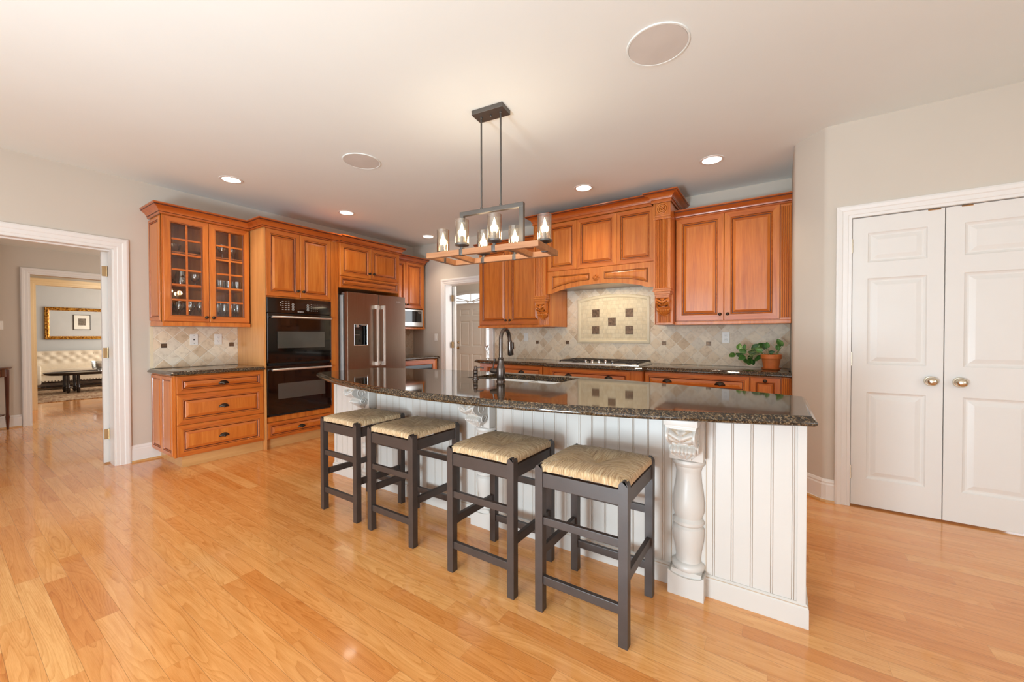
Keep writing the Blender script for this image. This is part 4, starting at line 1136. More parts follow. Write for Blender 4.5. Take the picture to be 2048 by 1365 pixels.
for s_ in (-1, 1):
    cx = s_*(HX+.082)
    pl = MB(); x0, x1 = cx-.082, cx+.082
    pl.box(x0, x1, -.552, -.44, 1.70, 2.385)                       # shaft
    fluted(pl, x0+.022, x1-.030, -.5525, 1.70, 2.385, 7, .006)
    pl.cbox(x0, x0+.020, -.566, -.55, 1.70, 2.385, .002).cbox(x1-.028, x1, -.566, -.55, 1.70, 2.385, .002)
    pl.cbox(x0-.003, x1+.003, -.570, -.44, 2.386, 2.400, .003).cbox(x0, x1, -.564, -.44, 2.400, 2.410, .002)
    pl.rings(x0, x1, 2.411, 2.572, [(0, -.44, 0), (0, -.565, 0), (.014, -.566, 0), (.016, -.561, 1), (.020, -.561, 0)])
    # stepped cap under the shaft
    for (e, za, zb_) in ((.004, 1.688, 1.70), (.000, 1.678, 1.688), (.006, 1.664, 1.678), (-.004, 1.640, 1.664), (-.012, 1.622, 1.640)):
        pl.cbox(x0-e, x1+e, -.562-e, -.44, za, zb_, .002)
    # reeded lower block
    pl.cbox(x0, x1, -.450, -.436, 1.335, 1.64, .002); fluted(pl, x0+.016, x1-.016, -.4505, 1.358, 1.622, 9, .005)
    pl.cbox(x0-.002, x1+.002, -.460, -.43, 1.335, 1.358, .003)
    p = pl.build('pilaster', CH, hd, recalc=True)
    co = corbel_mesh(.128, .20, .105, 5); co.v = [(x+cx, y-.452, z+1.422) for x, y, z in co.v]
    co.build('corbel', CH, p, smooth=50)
    mr = MB(); c = (cx, -.561, 2.49)
    for (r, dep) in ((.052, .004), (.036, .005), (.020, .006)):
        mr.lathe([(r-.007, 0), (r-.005, dep), (r, dep+.001), (r+.005, dep), (r+.007, 0)], 32, c, axis='-y')
    mr.lathe([(0, .009), (.008, .007), (.011, 0)], 16, c, axis='-y')
    mr.build('rosette', M['cherry'], p, smooth=50)

# tiled back wall, framed mosaic and accent tiles
tm = mk_tile('diagonal_stone_tile_back', -1.889+3.44, 1.057, .1475)
bsb = thing('tile_backsplash', 'long tumbled stone backsplash of diagonal tiles along the back wall behind the cooktop', 'backsplash', (-3.44, 4.678, 0))
MB().box(0, 3.545, -.008, 0, .9055, 1.330).box(1.168, 2.388, -.008, 0, 1.330, 1.80).build('tile_field', tm, bsb)
for x in (-2.722, -2.266, -1.063, -.607):
    MB().cbox(x+3.44-.024, x+3.44+.024, -.011, -.007, 1.136-.022, 1.136+.022, .0015).build('accent_tile', M['decotile'], bsb)
mu = thing('mosaic_panel', 'arched cream mosaic panel with five copper squares on the tiled wall behind the cooktop', 'mosaic panel', (-1.6675, 4.669, 0))
hw, z0, ze, zm = .452, 1.132, 1.672, 1.728
def archz(x, d=0, hw_=hw): return ze+(zm-ze)*max(0, 1-(x/hw_)**2)-d
mb = MB(); n = 24
def ring_pts(ins, y):
    xs = [-hw+ins+(2*hw-2*ins)*k/n for k in range(n+1)]
    return [(x, y, z0+ins) for x in xs]+[(x, y, archz(x, ins)) for x in xs[::-1]]
R_ = [(0, 0), (0, -.010), (.004, -.016), (.012, -.019), (.030, -.019), (.038, -.014), (.042, -.008)]
L = []; allv = []
for (i, y) in R_: L.append(len(allv)); allv += ring_pts(i, y)
N = 2*(n+1); F = []
for r in range(1, len(R_)):
    for k in range(N): F.append((L[r-1]+k, L[r-1]+(k+1) % N, L[r]+(k+1) % N, L[r]+k))
mb.add(allv, F); mb.build('border', M['mural_border'], mu, smooth=30)
mf = MB(); pts = ring_pts(.040, -.009); F = [(k, k+1, N-2-k, N-1-k) for k in range(n)]
mf.add(pts, F); mf.build('mosaic_field', M['mural'], mu)
for (x, z) in ((-1.875, 1.5015), (-1.454, 1.496), (-1.667, 1.394), (-1.876, 1.292), (-1.4545, 1.288)):
    MB().cbox(x+1.6675-.048, x+1.6675+.048, -.0125, -.008, z-.049, z+.049, .002).build('accent_tile', M['decotile'], mu)
wall_plate('power_outlet', 'white double outlet on the tile above the granite, left of the potted plant', 'outlet', (-.444, 4.6695, 1.20), 0, 'outlet')
wall_plate('light_switch', 'small ivory switch plate on the tile under the left wall cabinet near the faucet', 'switch', (-2.90, 4.6695, 1.205), 0, 'switch')
wall_plate('light_switch', 'white rocker switch on the wall just left of the foyer opening', 'switch', (-4.64, 4.679, 1.203), 0, 'switch')
wall_plate('light_switch', 'white switch plate on the hall wall at the left edge of the photo', 'switch', (-8.539, .545, 1.376), R90, 'switch')

# base cabinets along the back wall
YF = 4.105
def base(name, label, x0, w, yface, fronts, left_side=False, filler=None):
    t = thing(name, label, 'cabinet', (x0, yface, 0)); D = 4.672-yface
    mb = MB(); mb.box(0, w, 0, D, .10, .862).box(.0, w, .07, D, 0, .10)
    if left_side: raised_side(mb, 0, .02, D-.02, .12, .85, -1)
    if filler: mb.cbox(filler[0], filler[1], -.016, 0, .10, .862, .002); fluted(mb, filler[0]+.004, filler[1]-.004, -.0165, .12, .855, 5, .005)
    mb.build('body', CH, t)
    for f in fronts:
        k, a, b, c, d_ = f[:5]
        if k == 'drawer':
            d = door(t, a, b, c, d_, .05, name='drawer')
            for px in f[5]: cup_pull(d, px, (c+d_)/2+.004)
        elif k == 'smalldrawer':
            d = door(t, a, b, c, d_, .05, name='drawer', thin=True); knob(d, (a+b)/2, d_-.028)
        else:
            d = door(t, a, b, c, d_, .06); knob(d, f[5][0], d_-.06)
    return t
base('base_cabinet', 'cherry base cabinet at the left end of the back counter, beside the foyer opening', -3.27, 1.018, YF,
     [('drawer', .10, .955, .69, .856, (.66,)), ('door', .10, .525, .11, .684, (.49,)), ('door', .53, .955, .11, .684, (.565,))], True)
base('base_cabinet', 'wide cherry drawer base under the cooktop, standing slightly forward of its neighbours', -2.249, 1.122, 4.03,
     [('drawer', .075, 1.0, .69, .852, (.312, .777)), ('drawer', .075, 1.0, .40, .684, (.312, .777)), ('drawer', .075, 1.0, .11, .394, (.312, .777))])
base('base_cabinet', 'cherry base cabinet with a two-pull drawer and a narrow drawer, under the potted plant', -1.124, 1.229, YF,
     [('drawer', .004, .920, .685, .852, (.224, .688)), ('door', .004, .460, .11, .679, (.43,)), ('door', .464, .920, .11, .679, (.50,)),
      ('smalldrawer', .928, 1.150, .62, .852), ('door', .928, 1.150, .11, .614, (.955,))], filler=(1.156, 1.228))
sp, _, _ = slab([(-3.24, 4.06), (-2.262, 4.06), (-2.235, 3.985), (-1.112, 3.985), (-1.085, 4.06), (.1045, 4.06), (.1045, 4.671), (-3.42, 4.671), (-3.42, 4.17)], .864, .905)
tag(sp.build('granite_countertop', M['granite'], smooth=30), 'long dark granite countertop along the back wall holding the cooktop and plant', 'countertop')

# gas cooktop
ck = thing('cooktop', 'stainless gas cooktop with dark grates and five knobs in the back counter', 'cooktop', (-1.635, 4.33, .9055))
mb = MB(); w, d_ = .925, .53
mb.rings(-w/2, w/2, -d_/2, d_/2, [(0, 0, 0), (0, .010, 0), (.004, .015, 0), (.016, .015, 0), (.026, .008, 0), (.03, .008, 0)])
mb.v = [(x, z, y) for x, y, z in mb.v]
mb.build('tray', M['steel_light'], ck)
for (x, y, r) in ((-.31, .12, .045), (-.31, -.12, .04), (0, .07, .055), (.31, .12, .045), (.31, -.12, .04)):
    b_ = MB().lathe([(0, .024), (r*.62, .024), (r*.68, .018), (r*.7, .016), (r, .014), (r, .0085)], 20, (x, y, 0)); b_.build('burner', M['castiron'], ck, smooth=40)
for cx in (-.305, 0, .305):
    gm = MB(); hw_, hd_ = .142, .235; y0 = -hd_ if cx else -.10
    for x in (-hw_, hw_): gm.cbox(cx+x-.006, cx+x+.006, y0, hd_, .026, .040, .002)
    for y in (y0, hd_): gm.cbox(cx-hw_, cx+hw_, y-.006, y+.006, .026, .040, .002)
    gm.cbox(cx-hw_, cx+hw_, -.006 if cx else .064, .006 if cx else .076, .028, .040, .002)
    for y in ((-.12, .12) if cx else (.07,)):
        for a in range(4):
            th = PI/4+PI/2*a; gm.tube([(cx+.03*math.cos(th), y+.03*math.sin(th), .040), (cx+.13*math.cos(th), y+.105*math.sin(th), .036)], .006, 6)
        gm.tube([(cx, y-.11, .036), (cx, y-.03, .041)], .006, 6); gm.tube([(cx, y+.11, .036), (cx, y+.03, .041)], .006, 6)
    for x in (-hw_, hw_):
        for y in (y0, hd_): gm.box(cx+x-.006, cx+x+.006, y-.006, y+.006, .0085, .028)
    gm.build('grate', M['castiron'], ck)
for i in range(5):
    MB().lathe([(0, .046), (.010, .046), (.014, .040), (.015, .018), (.019, .014), (.019, .0085)], 16, (-.155+.0775*i, -.175, 0)).build('knob', M['chrome'], ck, smooth=40)

# potted pothos
pp = thing('potted_plant', 'green trailing plant in a terracotta pot at the right end of the back counter', 'plant', (-.045, 4.37, .906))
pot = MB().lathe([(0, .014), (.060, .014), (.066, .05), (.074, .100), (.080, .100), (.083, .104), (.083, .138), (.080, .141), (.075, .139), (.072, .115), (0, .115)], 32).build('pot', M['terracotta'], pp, smooth=35)
MB().lathe([(0, 0), (.066, 0), (.074, .006), (.078, .016), (.074, .016), (.066, .0125), (0, .0125)], 32).build('saucer', M['terracotta'], pp, smooth=35)
MB().lathe([(.0735, .118), (.05, .122), (0, .124)], 20).build('soil', M['soil'], pp, smooth=60)
def leaf_mesh(L):
    mb = MB(); n = 10; vs = []
    for i in range(n+1):
        t = i/n; hwid = L*.40*(math.sin(PI*min(1, t*.92+.06))**.7)*(1-.35*t)
        for k in (-1, -.5, 0, .5, 1): vs.append((k*hwid, t*L-(.10*L*(1-abs(k)) if i == 0 else 0)*-1, .10*L*abs(k)-.16*L*t*t))
    fs = [(i*5+k, i*5+k+1, (i+1)*5+k+1, (i+1)*5+k) for i in range(n) for k in range(4)]
    return mb.add(vs, fs)
r2 = random.Random(3)
LEAVES = [(-.262, .175, .075, 'up'), (-.285, .150, .075, 'dl'), (-.215, .185, .05, 'up'), (-.150, .195, .075, 'r'), (-.115, .205, .08, 'r'), (-.190, .160, .07, 'l'), (-.20, .125, .075, 'dl'), (-.165, .135, .07, 'd'),
          (-.225, .115, .07, 'l'), (-.19, .100, .07, 'dl'), (-.15, .095, .065, 'd'), (-.165, .100, .08, 'd'), (-.12, .140, .07, 'l'), (-.098, .165, .065, 'l'), (-.045, .180, .07, 'up'), (-.025, .198, .06, 'up'), (-.065, .165, .065, 'l'),
          (.00, .150, .055, 'd'), (-.02, .155, .05, 'r'), (.055, .180, .05, 'up'), (.080, .210, .085, 'up'), (.068, .195, .06, 'l'), (-.24, .135, .05, 'd'), (-.10, .115, .06, 'd'), (-.13, .165, .065, 'up'), (-.075, .130, .06, 'dl')]
sm = MB()
for (x, z, L_, kind) in LEAVES:
    ang = {'up': 0, 'r': -70, 'l': 70, 'd': 170, 'dl': 130}[kind]+r2.uniform(-18, 18)
    y = r2.uniform(-.075, .06)
    o = leaf_mesh(L_).build('leaf', M['leaf'], pp, smooth=80, recalc=False)
    tilt = r2.uniform(52, 84)
    o.matrix_local = Matrix.Translation((x, y, z)) @ Matrix.Rotation(math.radians(r2.uniform(-25, 25)), 4, 'Z') @ Matrix.Rotation(math.radians(ang), 4, 'Y').inverted() @ Matrix.Rotation(math.radians(tilt), 4, 'X')
    bx = max(-.055, min(.055, x*.4))
    if x < -.10: p = [(bx, y*.3, .12), (bx-.03, y*.6, .165), (x*.75+.0, y, max(z, .12)+.005), (x, y, z)]
    else: p = [(bx, y*.3, .12), (bx*.7+x*.3, y*.5, .14), (x, y, z)]
    sm.tube(p, .0022, 6)
sm.build('stems', M['stem'], pp, smooth=60)

# small branching metal ornament at the left counter end
og = thing('metal_ornament', 'small silver branched ornament standing at the left end of the back counter', 'ornament', (-3.335, 4.36, .9055))
mb = MB(); mb.lathe([(0, .012), (.018, .010), (.026, .004), (.026, 0)], 20)
mb.tube([(0, 0, .01), (-.006, 0, .06), (-.022, .0, .12), (-.042, 0, .165)], [.010, .011, .010, .012], 10)
mb.tube([(-.042, 0, .165), (-.052, 0, .185), (-.05, 0, .235)], [.012, .008, .002], 8)
mb.tube([(-.040, 0, .165), (-.012, 0, .172), (.022, 0, .195)], [.011, .010, .003], 8)
mb.tube([(-.012, 0, .172), (.010, 0, .150), (.024, 0, .105)], [.010, .007, .003], 8)
mb.build('body', M['chrome'], og, smooth=60)

# ================================================================== island
IX0, IX1, IYF = -3.284, .102, 2.040
ISL = [M['island'], M['island_glaze']]
isl = thing('kitchen_island', 'long cream beadboard kitchen island with three carved columns, under the dark granite top', 'kitchen island', (0, 0, 0))
ZT0, ZT1 = .862, .902
# top outline: bowed front and back
CX, HWD = -1.64, 1.775
def yfront(x): return 1.945-.395*(1-((x-CX)/HWD)**2)
def yback(x): return 2.575+.305*(1-((x-CX)/HWD)**2)
mb = MB()
def bead_line(x0, x1, first, pitch):
    pts = [(x0, 0)]; x = first
    while x < x1-.012:
        if x > x0+.012: pts += [(x-.0052, 0), (x-.0042, .0028), (x-.0032, .0002), (x, -.0008), (x+.0032, .0002), (x+.0042, .0028), (x+.0052, 0)]
        x += pitch
    return pts+[(x1, 0)]
def beadboard(mb, x0, x1, first, pitch, z0, z1, mat=None):
    p = bead_line(x0, x1, first, pitch); n = len(p)
    t = MB(); vs = [(a, b, z) for z in (z0, z1) for a, b in p]
    t.add(vs, [(i, i+1, n+i+1, n+i) for i in range(n-1)], [1 if max(p[i][1], p[i+1][1]) > .0025 else 0 for i in range(n-1)])
    mb.merge(t, mat)
beadboard(mb, IX0, IX1, -3.284+.036, .0752, .0, ZT0, Matrix.Translation((0, IYF, 0)))
beadboard(mb, 0, .535, .045, .0752, .0, ZT0, Matrix.Translation((IX1, IYF, 0)) @ Matrix.Rotation(PI/2, 4, 'Z'))
beadboard(mb, 0, .535, .045, .0752, .0, ZT0, Matrix.Translation((IX0, IYF+.535, 0)) @ Matrix.Rotation(-PI/2, 4, 'Z'))
n = 24; P = [(IX1, 2.575)]+[(IX1+(IX0-IX1)*i/n, yback(IX1+(IX0-IX1)*i/n)-.035) for i in range(n+1)]+[(IX0, 2.575)]
vs = [(x, y, z) for z in (.0, ZT0) for x, y in P]; m = len(P)
mb.add(vs, [(i, i+1, m+i+1, m+i) for i in range(m-1)])
mb.box(IX0+.02, IX1-.02, IYF+.02, 2.5, .02, .66)
mb.cbox(IX1-.028, IX1+.004, IYF-.006, IYF+.02, .0, ZT0, .003).cbox(IX0-.004, IX0+.028, IYF-.006, IYF+.02, 0, ZT0, .003)
mb.build('body', ISL, isl, recalc=False)
bb = [(0, 0), (.014, 0), (.014, .082), (.010, .088), (.011, .093), (.004, .100), (0, .100)]
MB().sweep(bb, [(IX0, 2.57), (IX0, IYF), (IX1, IYF), (IX1, 2.57)], 0, 1, mis=[0, 0, 0, 1, 0, 0]).build('base_moulding', ISL, isl)
CBL = corbel_mesh(.118, .178, .135, 7)
for cx in (-2.772, -1.567, -.349):
    c = MB()
    c.cbox(cx-.073, cx+.073, 1.968, IYF+.01, .640, ZT0-.0005, .003)
    pr = [(.058, .640), (.070, .634), (.073, .622), (.068, .610), (.060, .604), (.060, .598), (.055, .585), (.053, .572), (.056, .53), (.064, .48), (.069, .43), (.068, .39), (.058, .358), (.062, .352), (.069, .344), (.069, .332), (.062, .324),
          (.060, .322), (.068, .312), (.069, .29), (.066, .25), (.057, .20), (.053, .165), (.055, .150), (.064, .146), (.071, .138), (.073, .128), (.071, .118), (.066, .112)]
    c.lathe([(r*1.02, z) for r, z in pr], 28, (cx, IYF-.002, 0), 0, 'z', PI, 2*PI)
    # plinth with a scooped top edge
    pl = [(cx-.078, 0), (cx+.078, 0), (cx+.078, .112)]+[(cx+.078-.156*i/12, .112-.022*math.sin(PI*i/12)**.6) for i in range(1, 12)]+[(cx-.078, .112)]
    c.prism(pl, 'y', 1.962, IYF+.01)
    c.box(cx-.066, cx+.066, 1.972, IYF, .06, .118)
    c.box(cx-.0785, cx-.0755, IYF-.004, IYF+.002, .11, ZT0-.002, 1).box(cx+.0755, cx+.0785, IYF-.004, IYF+.002, .11, ZT0-.002, 1)
    o = c.build('column', ISL, isl, smooth=35)
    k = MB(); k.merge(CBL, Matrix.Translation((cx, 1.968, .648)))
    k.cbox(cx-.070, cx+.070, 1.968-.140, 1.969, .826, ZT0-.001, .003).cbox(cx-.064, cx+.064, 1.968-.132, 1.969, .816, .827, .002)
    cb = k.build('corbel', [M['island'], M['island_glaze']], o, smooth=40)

# granite top with a sink cut-out, built strip by strip between the bowed edges
SX0, SX1, SY0, SY1 = -1.985, -1.225, 2.318, 2.745
XL, XR = CX-HWD, CX+HWD
xs = sorted(set([round(XL+(XR-XL)*i/56, 5) for i in range(57)]+[SX0, SX1]))
poly = [(x, yfront(x)) for x in xs]+[(x, yback(x)) for x in xs[::-1]]
sp, top, bot = slab(poly, ZT0, ZT1, hole=True)
N = len(xs)
def cap(ring, z, flip):
    vs = []; fs = []
    def q(a, b, c, d):
        k = len(vs); vs.extend([(p[0], p[1], z) for p in (a, b, c, d)]); fs.append((k, k+1, k+2, k+3) if not flip else (k+3, k+2, k+1, k))
    for i in range(N-1):
        f0, f1, b0, b1 = ring[i], ring[i+1], ring[2*N-1-i], ring[2*N-2-i]
        if xs[i] >= SX0-1e-6 and xs[i+1] <= SX1+1e-6:
            q(f0, f1, (f1[0], SY0), (f0[0], SY0)); q((f0[0], SY1), (f1[0], SY1), b1, b0)
        else: q(f0, f1, b1, b0)
    return vs, fs
for ring, z, fl in ((top, ZT1, False), (bot, ZT0, True)):
    v_, f_ = cap(ring, z, fl); sp.add(v_, f_)
hx0 = [t for x, t in zip(xs, top) if abs(x-SX0) < 1e-4][0][0]; hx1 = [t for x, t in zip(xs, top) if abs(x-SX1) < 1e-4][0][0]
hole = [(hx0, SY0), (hx1, SY0), (hx1, SY1), (hx0, SY1)]
sp.add([(x, y, z) for z in (ZT1, ZT0) for x, y in hole], [(i, (i+1) % 4, 4+(i+1) % 4, 4+i) for i in range(4)])
o = sp.build('granite_countertop', M['granite'], None, recalc=True)
o.data.polygons.foreach_set('use_smooth', [True]*len(o.data.polygons)); o.data.set_sharp_from_angle(angle=math.radians(30))
tag(o, 'large bow-fronted dark granite top of the island, with the sink cut into it', 'countertop')

sk = thing('sink', 'white double-bowl undermount sink in the island granite behind the faucet', 'sink', (-1.605, 2.53, ZT0-.002))
def basin(mb, x0, x1, y0, y1, d):
    mb.rings(x0, x1, y0, y1, [(-.012, 0, 0), (0, 0, 0), (.004, -.004, 0), (.012, -d*.7, 0), (.035, -d*.95, 0), (.06, -d, 0)])
    return mb
mb = MB(); basin(mb, -.380, -.012, -.212, .212, .19); basin(mb, .012, .380, -.212, .212, .19)
mb.v = [(x, z, y) for x, y, z in mb.v]
mb.box(-.012, .012, -.205, .205, -.16, -.0005)
mb.build('basin', M['sink'], sk, smooth=40)
for x in (-.196, .196): MB().lathe([(.0, -.1885), (.022, -.1885), (.036, -.1875), (.038, -.189)], 20, (x, 0, 0)).build('drain', M['chrome'], sk, smooth=40)

fa = thing('faucet', 'tall dark bronze gooseneck faucet with pull-down spray, in front of the island sink', 'faucet', (-1.607, 2.250, ZT1))
MB().lathe([(.0, .0), (.034, 0), (.034, .006), (.029, .010), (.029, .012), (.027, .016), (.030, .022), (.031, .05), (.031, .085), (.028, .10), (.022, .125), (.019, .15), (.019, .158), (.021, .162), (.019, .166), (.015, .17)], 24).build('base', M['faucet'], fa, smooth=40)
pts = [(0, 0, .165), (0, 0, .29)]+[(0, .055-.055*math.cos(PI*i/14), .29+.078*math.sin(PI*i/14)) for i in range(1, 14)]+[(0, .112, .285)]
MB().tube(pts, .0135, 14).build('spout', M['faucet'], fa, smooth=60)
MB().tube([(0, .112, .288), (0, .114, .283), (0, .115, .275), (0, .119, .235), (0, .124, .185), (0, .125, .180)], [.0135, .017, .0165, .019, .022, .018], 16).cbox(.012, .030, .105, .125, .225, .275, .004).build('spray_head', M['faucet'], fa, smooth=50)
hb = MB().tube([(-.02, 0, .072), (-.05, 0, .072), (-.072, -.002, .074), (-.084, -.002, .075)], [.018, .019, .019, .015], 14).build('handle', M['faucet'], fa, smooth=50)
MB().tube([(-.070, 0, .085), (-.062, 0, .118), (-.050, 0, .160)], [.005, .0055, .008], 8).build('lever', M['faucet'], hb, smooth=60)
sd = thing('soap_dispenser', 'short ringed dark bronze soap dispenser left of the island faucet', 'soap dispenser', (-1.85, 2.27, ZT1))
MB().lathe([(0, 0), (.024, 0), (.024, .005), (.018, .008), (.016, .02), (.019, .024), (.016, .028), (.016, .042), (.019, .046), (.016, .05), (.016, .064), (.018, .068), (.014, .073), (.012, .082), (.012, .094), (.009, .098), (0, .099)], 18).build('body', M['faucet'], sd, smooth=40)
MB().tube([(0, 0, .086), (.03, .016, .088), (.052, .03, .083)], [.006, .0055, .004], 8).build('nozzle', M['faucet'], sd, smooth=60)

# ================================================================== rush-seat stools
def make_stool(label):
    t = thing('counter_stool', label, 'stool', (0, 0, 0), 0, 'rush-seat stools along the island')
    W_, D_, L_ = .415, .405, .037
    def leg(sx, sy, top=.655):
        mb = MB(); cx, cy = sx*(W_/2-L_/2), sy*(D_/2-L_/2); h = L_/2
        # the outer top corner is rounded over, as on the photographed stools
        pts = [(cx-h, 0), (cx+h, 0), (cx+h, top-.022)]+[(cx+h-.022*(1-math.cos(PI/2*i/5))*1.0, top-.022+.022*math.sin(PI/2*i/5)) for i in range(1, 6)]
        pts += [(cx-h+.022*(1-math.cos(PI/2*i/5)), top-.022+.022*math.sin(PI/2*i/5)) for i in range(5, -1, -1)]
        mb.prism(pts, 'y', cy-h, cy+h)
        o = mb.build('leg', M['stool'], t)
        bv = o.modifiers.new('edge', 'BEVEL'); bv.width = .0022; bv.segments = 2; bv.limit_method = 'ANGLE'; bv.angle_limit = math.radians(50)
        return o
    for sx in (-1, 1):
        for sy in (-1, 1): leg(sx, sy)
    a, b = W_/2-L_, D_/2-L_
    def rail(name, x0, x1, y0, y1, z0, z1): MB().cbox(x0, x1, y0, y1, z0, z1, .0025).build(name, M['stool'], t)
    for sy in (-1, 1):
        y = sy*(D_/2-.017)
        rail('apron', -a-.002, a+.002, y-.012, y+.012, .556, .618)
        for (z0, z1) in ((.388, .422), (.122, .160)): rail('stretcher', -a-.002, a+.002, sy*(D_/2-L_/2)-.010, sy*(D_/2-L_/2)+.010, z0, z1)
    for sx in (-1, 1):
        x = sx*(W_/2-.017)
        rail('apron', x-.012, x+.012, -b-.002, b+.002, .556, .618)
        rail('stretcher', sx*(W_/2-L_/2)-.010, sx*(W_/2-L_/2)+.010, -b-.002, b+.002, .240, .282)
    # woven seat: four wrapped triangles meeting in the middle
    hw, hd = W_/2-.004, D_/2-.004
    mb = MB(); NS, NT_ = 26, 14
    for side in range(4):
        vs = []; uvs = {}
        ex, ey = [(hw, hd), (hd, hw), (hw, hd), (hd, hw)][side]
        for i in range(NT_+1):
            tt = i/NT_
            for j in range(NS+1):
                s_ = -1+2*j/NS
                if tt <= .74:
                    q = tt/.74; px = s_*ex*q*.955; py = -ey*q*.955
                    zz = .640+.024*math.sin(PI*min(1, q*.80))**1.2+.006*q-.006*(abs(s_)*q)**4
                else:
                    q = (tt-.74)/.26; th = q*PI*.62
                    px = s_*ex*(.955+.045*math.sin(th)); py = -ey*(.955+.045*math.sin(th)); zz = .640+.024*math.sin(PI*.8)**1.2+.006-.022*(1-math.cos(th))*1.0-.006*abs(s_)**4
                zz += .0016*math.sin(j*2.4+i*.5)*(1 if i > 4 else 0)
                if abs(s_) > .84 and tt > .60: zz -= .010*((abs(s_)-.84)/.16)*((tt-.6)/.4)
                r = side*PI/2; vs.append((px*math.cos(r)-py*math.sin(r), px*math.sin(r)+py*math.cos(r), zz))
        fs = []; us = []
        for i in range(NT_):
            for j in range(NS):
                idx = [(i, j), (i, j+1), (i+1, j+1), (i+1, j)]
                fs.append(tuple(p*(NS+1)+q for p, q in idx))
                us.append([((-1+2*q/NS)*ex*min(1, (p/NT_)/.74)+side*.7, p/NT_*.26) for p, q in idx])
        mb.add(vs, fs, 0, us)
    mb.build('seat', M['rush'], t, smooth=75, recalc=False)
    return t
ST = [(-2.680, 1.553, 'rush-seat counter stool farthest left, nearest the ovens'), (-2.142, 1.547, 'second rush-seat counter stool from the left, beside the farthest one'),
      (-1.418, 1.502, 'rush-seat counter stool in front of the middle island column'), (-.889, 1.503, 'rush-seat counter stool nearest the camera, left of the large turned column')]
s0 = make_stool(ST[0][2])
for i, (x, y, lab) in enumerate(ST):
    p = (x+.2075, y+.2025, 0)
    if i == 0: s0.location = p
    else: dup(s0, p, 0, lab)

# ================================================================== chandelier
a7 = math.radians(7)
ch = thing('linear_chandelier', 'rectangular wood-framed chandelier with six seeded-glass candle lights hanging over the island', 'chandelier', (-1.61, 2.145, ZC), a7)
zf0, zf1 = 1.755-ZC, 1.792-ZC; fl, fw = .40, .15
MB().cbox(-.118, .118, -.058, .058, -.030, 0, .002).build('canopy', M['lampmetal'], ch)
MB().lathe([(0, -.044), (.006, -.042), (.008, -.036), (.005, -.031), (.005, -.029)], 12).build('finial', M['lampmetal'], ch, smooth=40)
for x in (-.075, .075): MB().tube([(x, 0, -.03), (x, 0, 2.088-ZC)], .006, 10).lathe([(.010, -.030), (.010, -.036), (.006, -.038)], 12, (x, 0, 0)).lathe([(.006, 2.104-ZC), (.010, 2.100-ZC), (.010, 2.088-ZC)], 12, (x, 0, 0)).build('stem', M['lampmetal'], ch)
mb = MB(); zb_ = 2.06-ZC; zt_ = 2.09-ZC
mb.cbox(-.246, .246, -.015, .015, zb_, zt_, .003)
for x in (-.231, .231): mb.cbox(x-.015, x+.015, -.0145, .0145, zf0+.004, zb_+.004, .003)
mb.build('yoke', M['lampmetal'], ch)
mb = MB(); t_ = .017
for y in (-fw, fw): mb.cbox(-fl-t_, fl+t_, y-t_, y+t_, zf0, zf1, .002)
for x in (-fl, fl): mb.cbox(x-t_, x+t_, -fw+t_, fw-t_, zf0, zf1, .002)
mb.build('frame', M['lampwood'], ch)
for x in (-.231, .231): MB().cbox(x-.016, x+.016, -fw+t_, fw-t_, zf0+.001, zf1-.001, .002).build('crossbar', M['lampwood'], ch)
bulb_pos = []
for (x, y) in ((-fl, 0), (-.135, -fw), (.110, -fw), (-.150, fw), (.105, fw), (fl-.01, 0)):
    mb = MB(); ax = abs(x) > .3
    dx, dy = (t_+.002, .013) if ax else (.013, t_+.002)
    mb.cbox(x-dx, x+dx, y-dy, y+dy, zf0-.002, zf1+.002, .002)
    mb.lathe([(.012, zf1), (.012, zf1+.014), (.020, zf1+.018), (.046, zf1+.026), (.047, zf1+.036), (.044, zf1+.038), (0, zf1+.038)], 28, (x, y, 0))
    cup = mb.build('lamp_cup', M['lampmetal'], ch, smooth=35)
    z0_ = zf1+.039
    MB().lathe([(0, z0_), (.011, z0_), (.011, z0_+.048), (.009, z0_+.05), (0, z0_+.05)], 16, (x, y, 0)).build('candle_sleeve', M['lampmetal'], cup, smooth=40)
    MB().lathe([(0, z0_+.05), (.006, z0_+.052), (.010, z0_+.063), (.0135, z0_+.082), (.012, z0_+.098), (.007, z0_+.116), (.003, z0_+.132), (0, z0_+.142)], 16, (x, y, 0)).build('bulb', M['bulb'], cup, smooth=60)
    MB().lathe([(.0445, z0_), (.0445, z0_+.155), (.0425, z0_+.155), (.0425, z0_)], 32, (x, y, 0)).build('glass_shade', M['seeded'], cup, smooth=40)
    p = Matrix.Translation((-1.61, 2.145, ZC)) @ Matrix.Rotation(a7, 4, 'Z') @ Vector((x, y, z0_+.09)); bulb_pos.append(p)
for i, p in enumerate(bulb_pos):
    l = bpy.data.lights.new('candle_bulb_light', 'POINT'); l.energy = 3.0; l.color = (1, .84, .64); l.shadow_soft_size = .03
    o = bpy.data.objects.new('candle_bulb_light', l); COL.objects.link(o); o.location = p

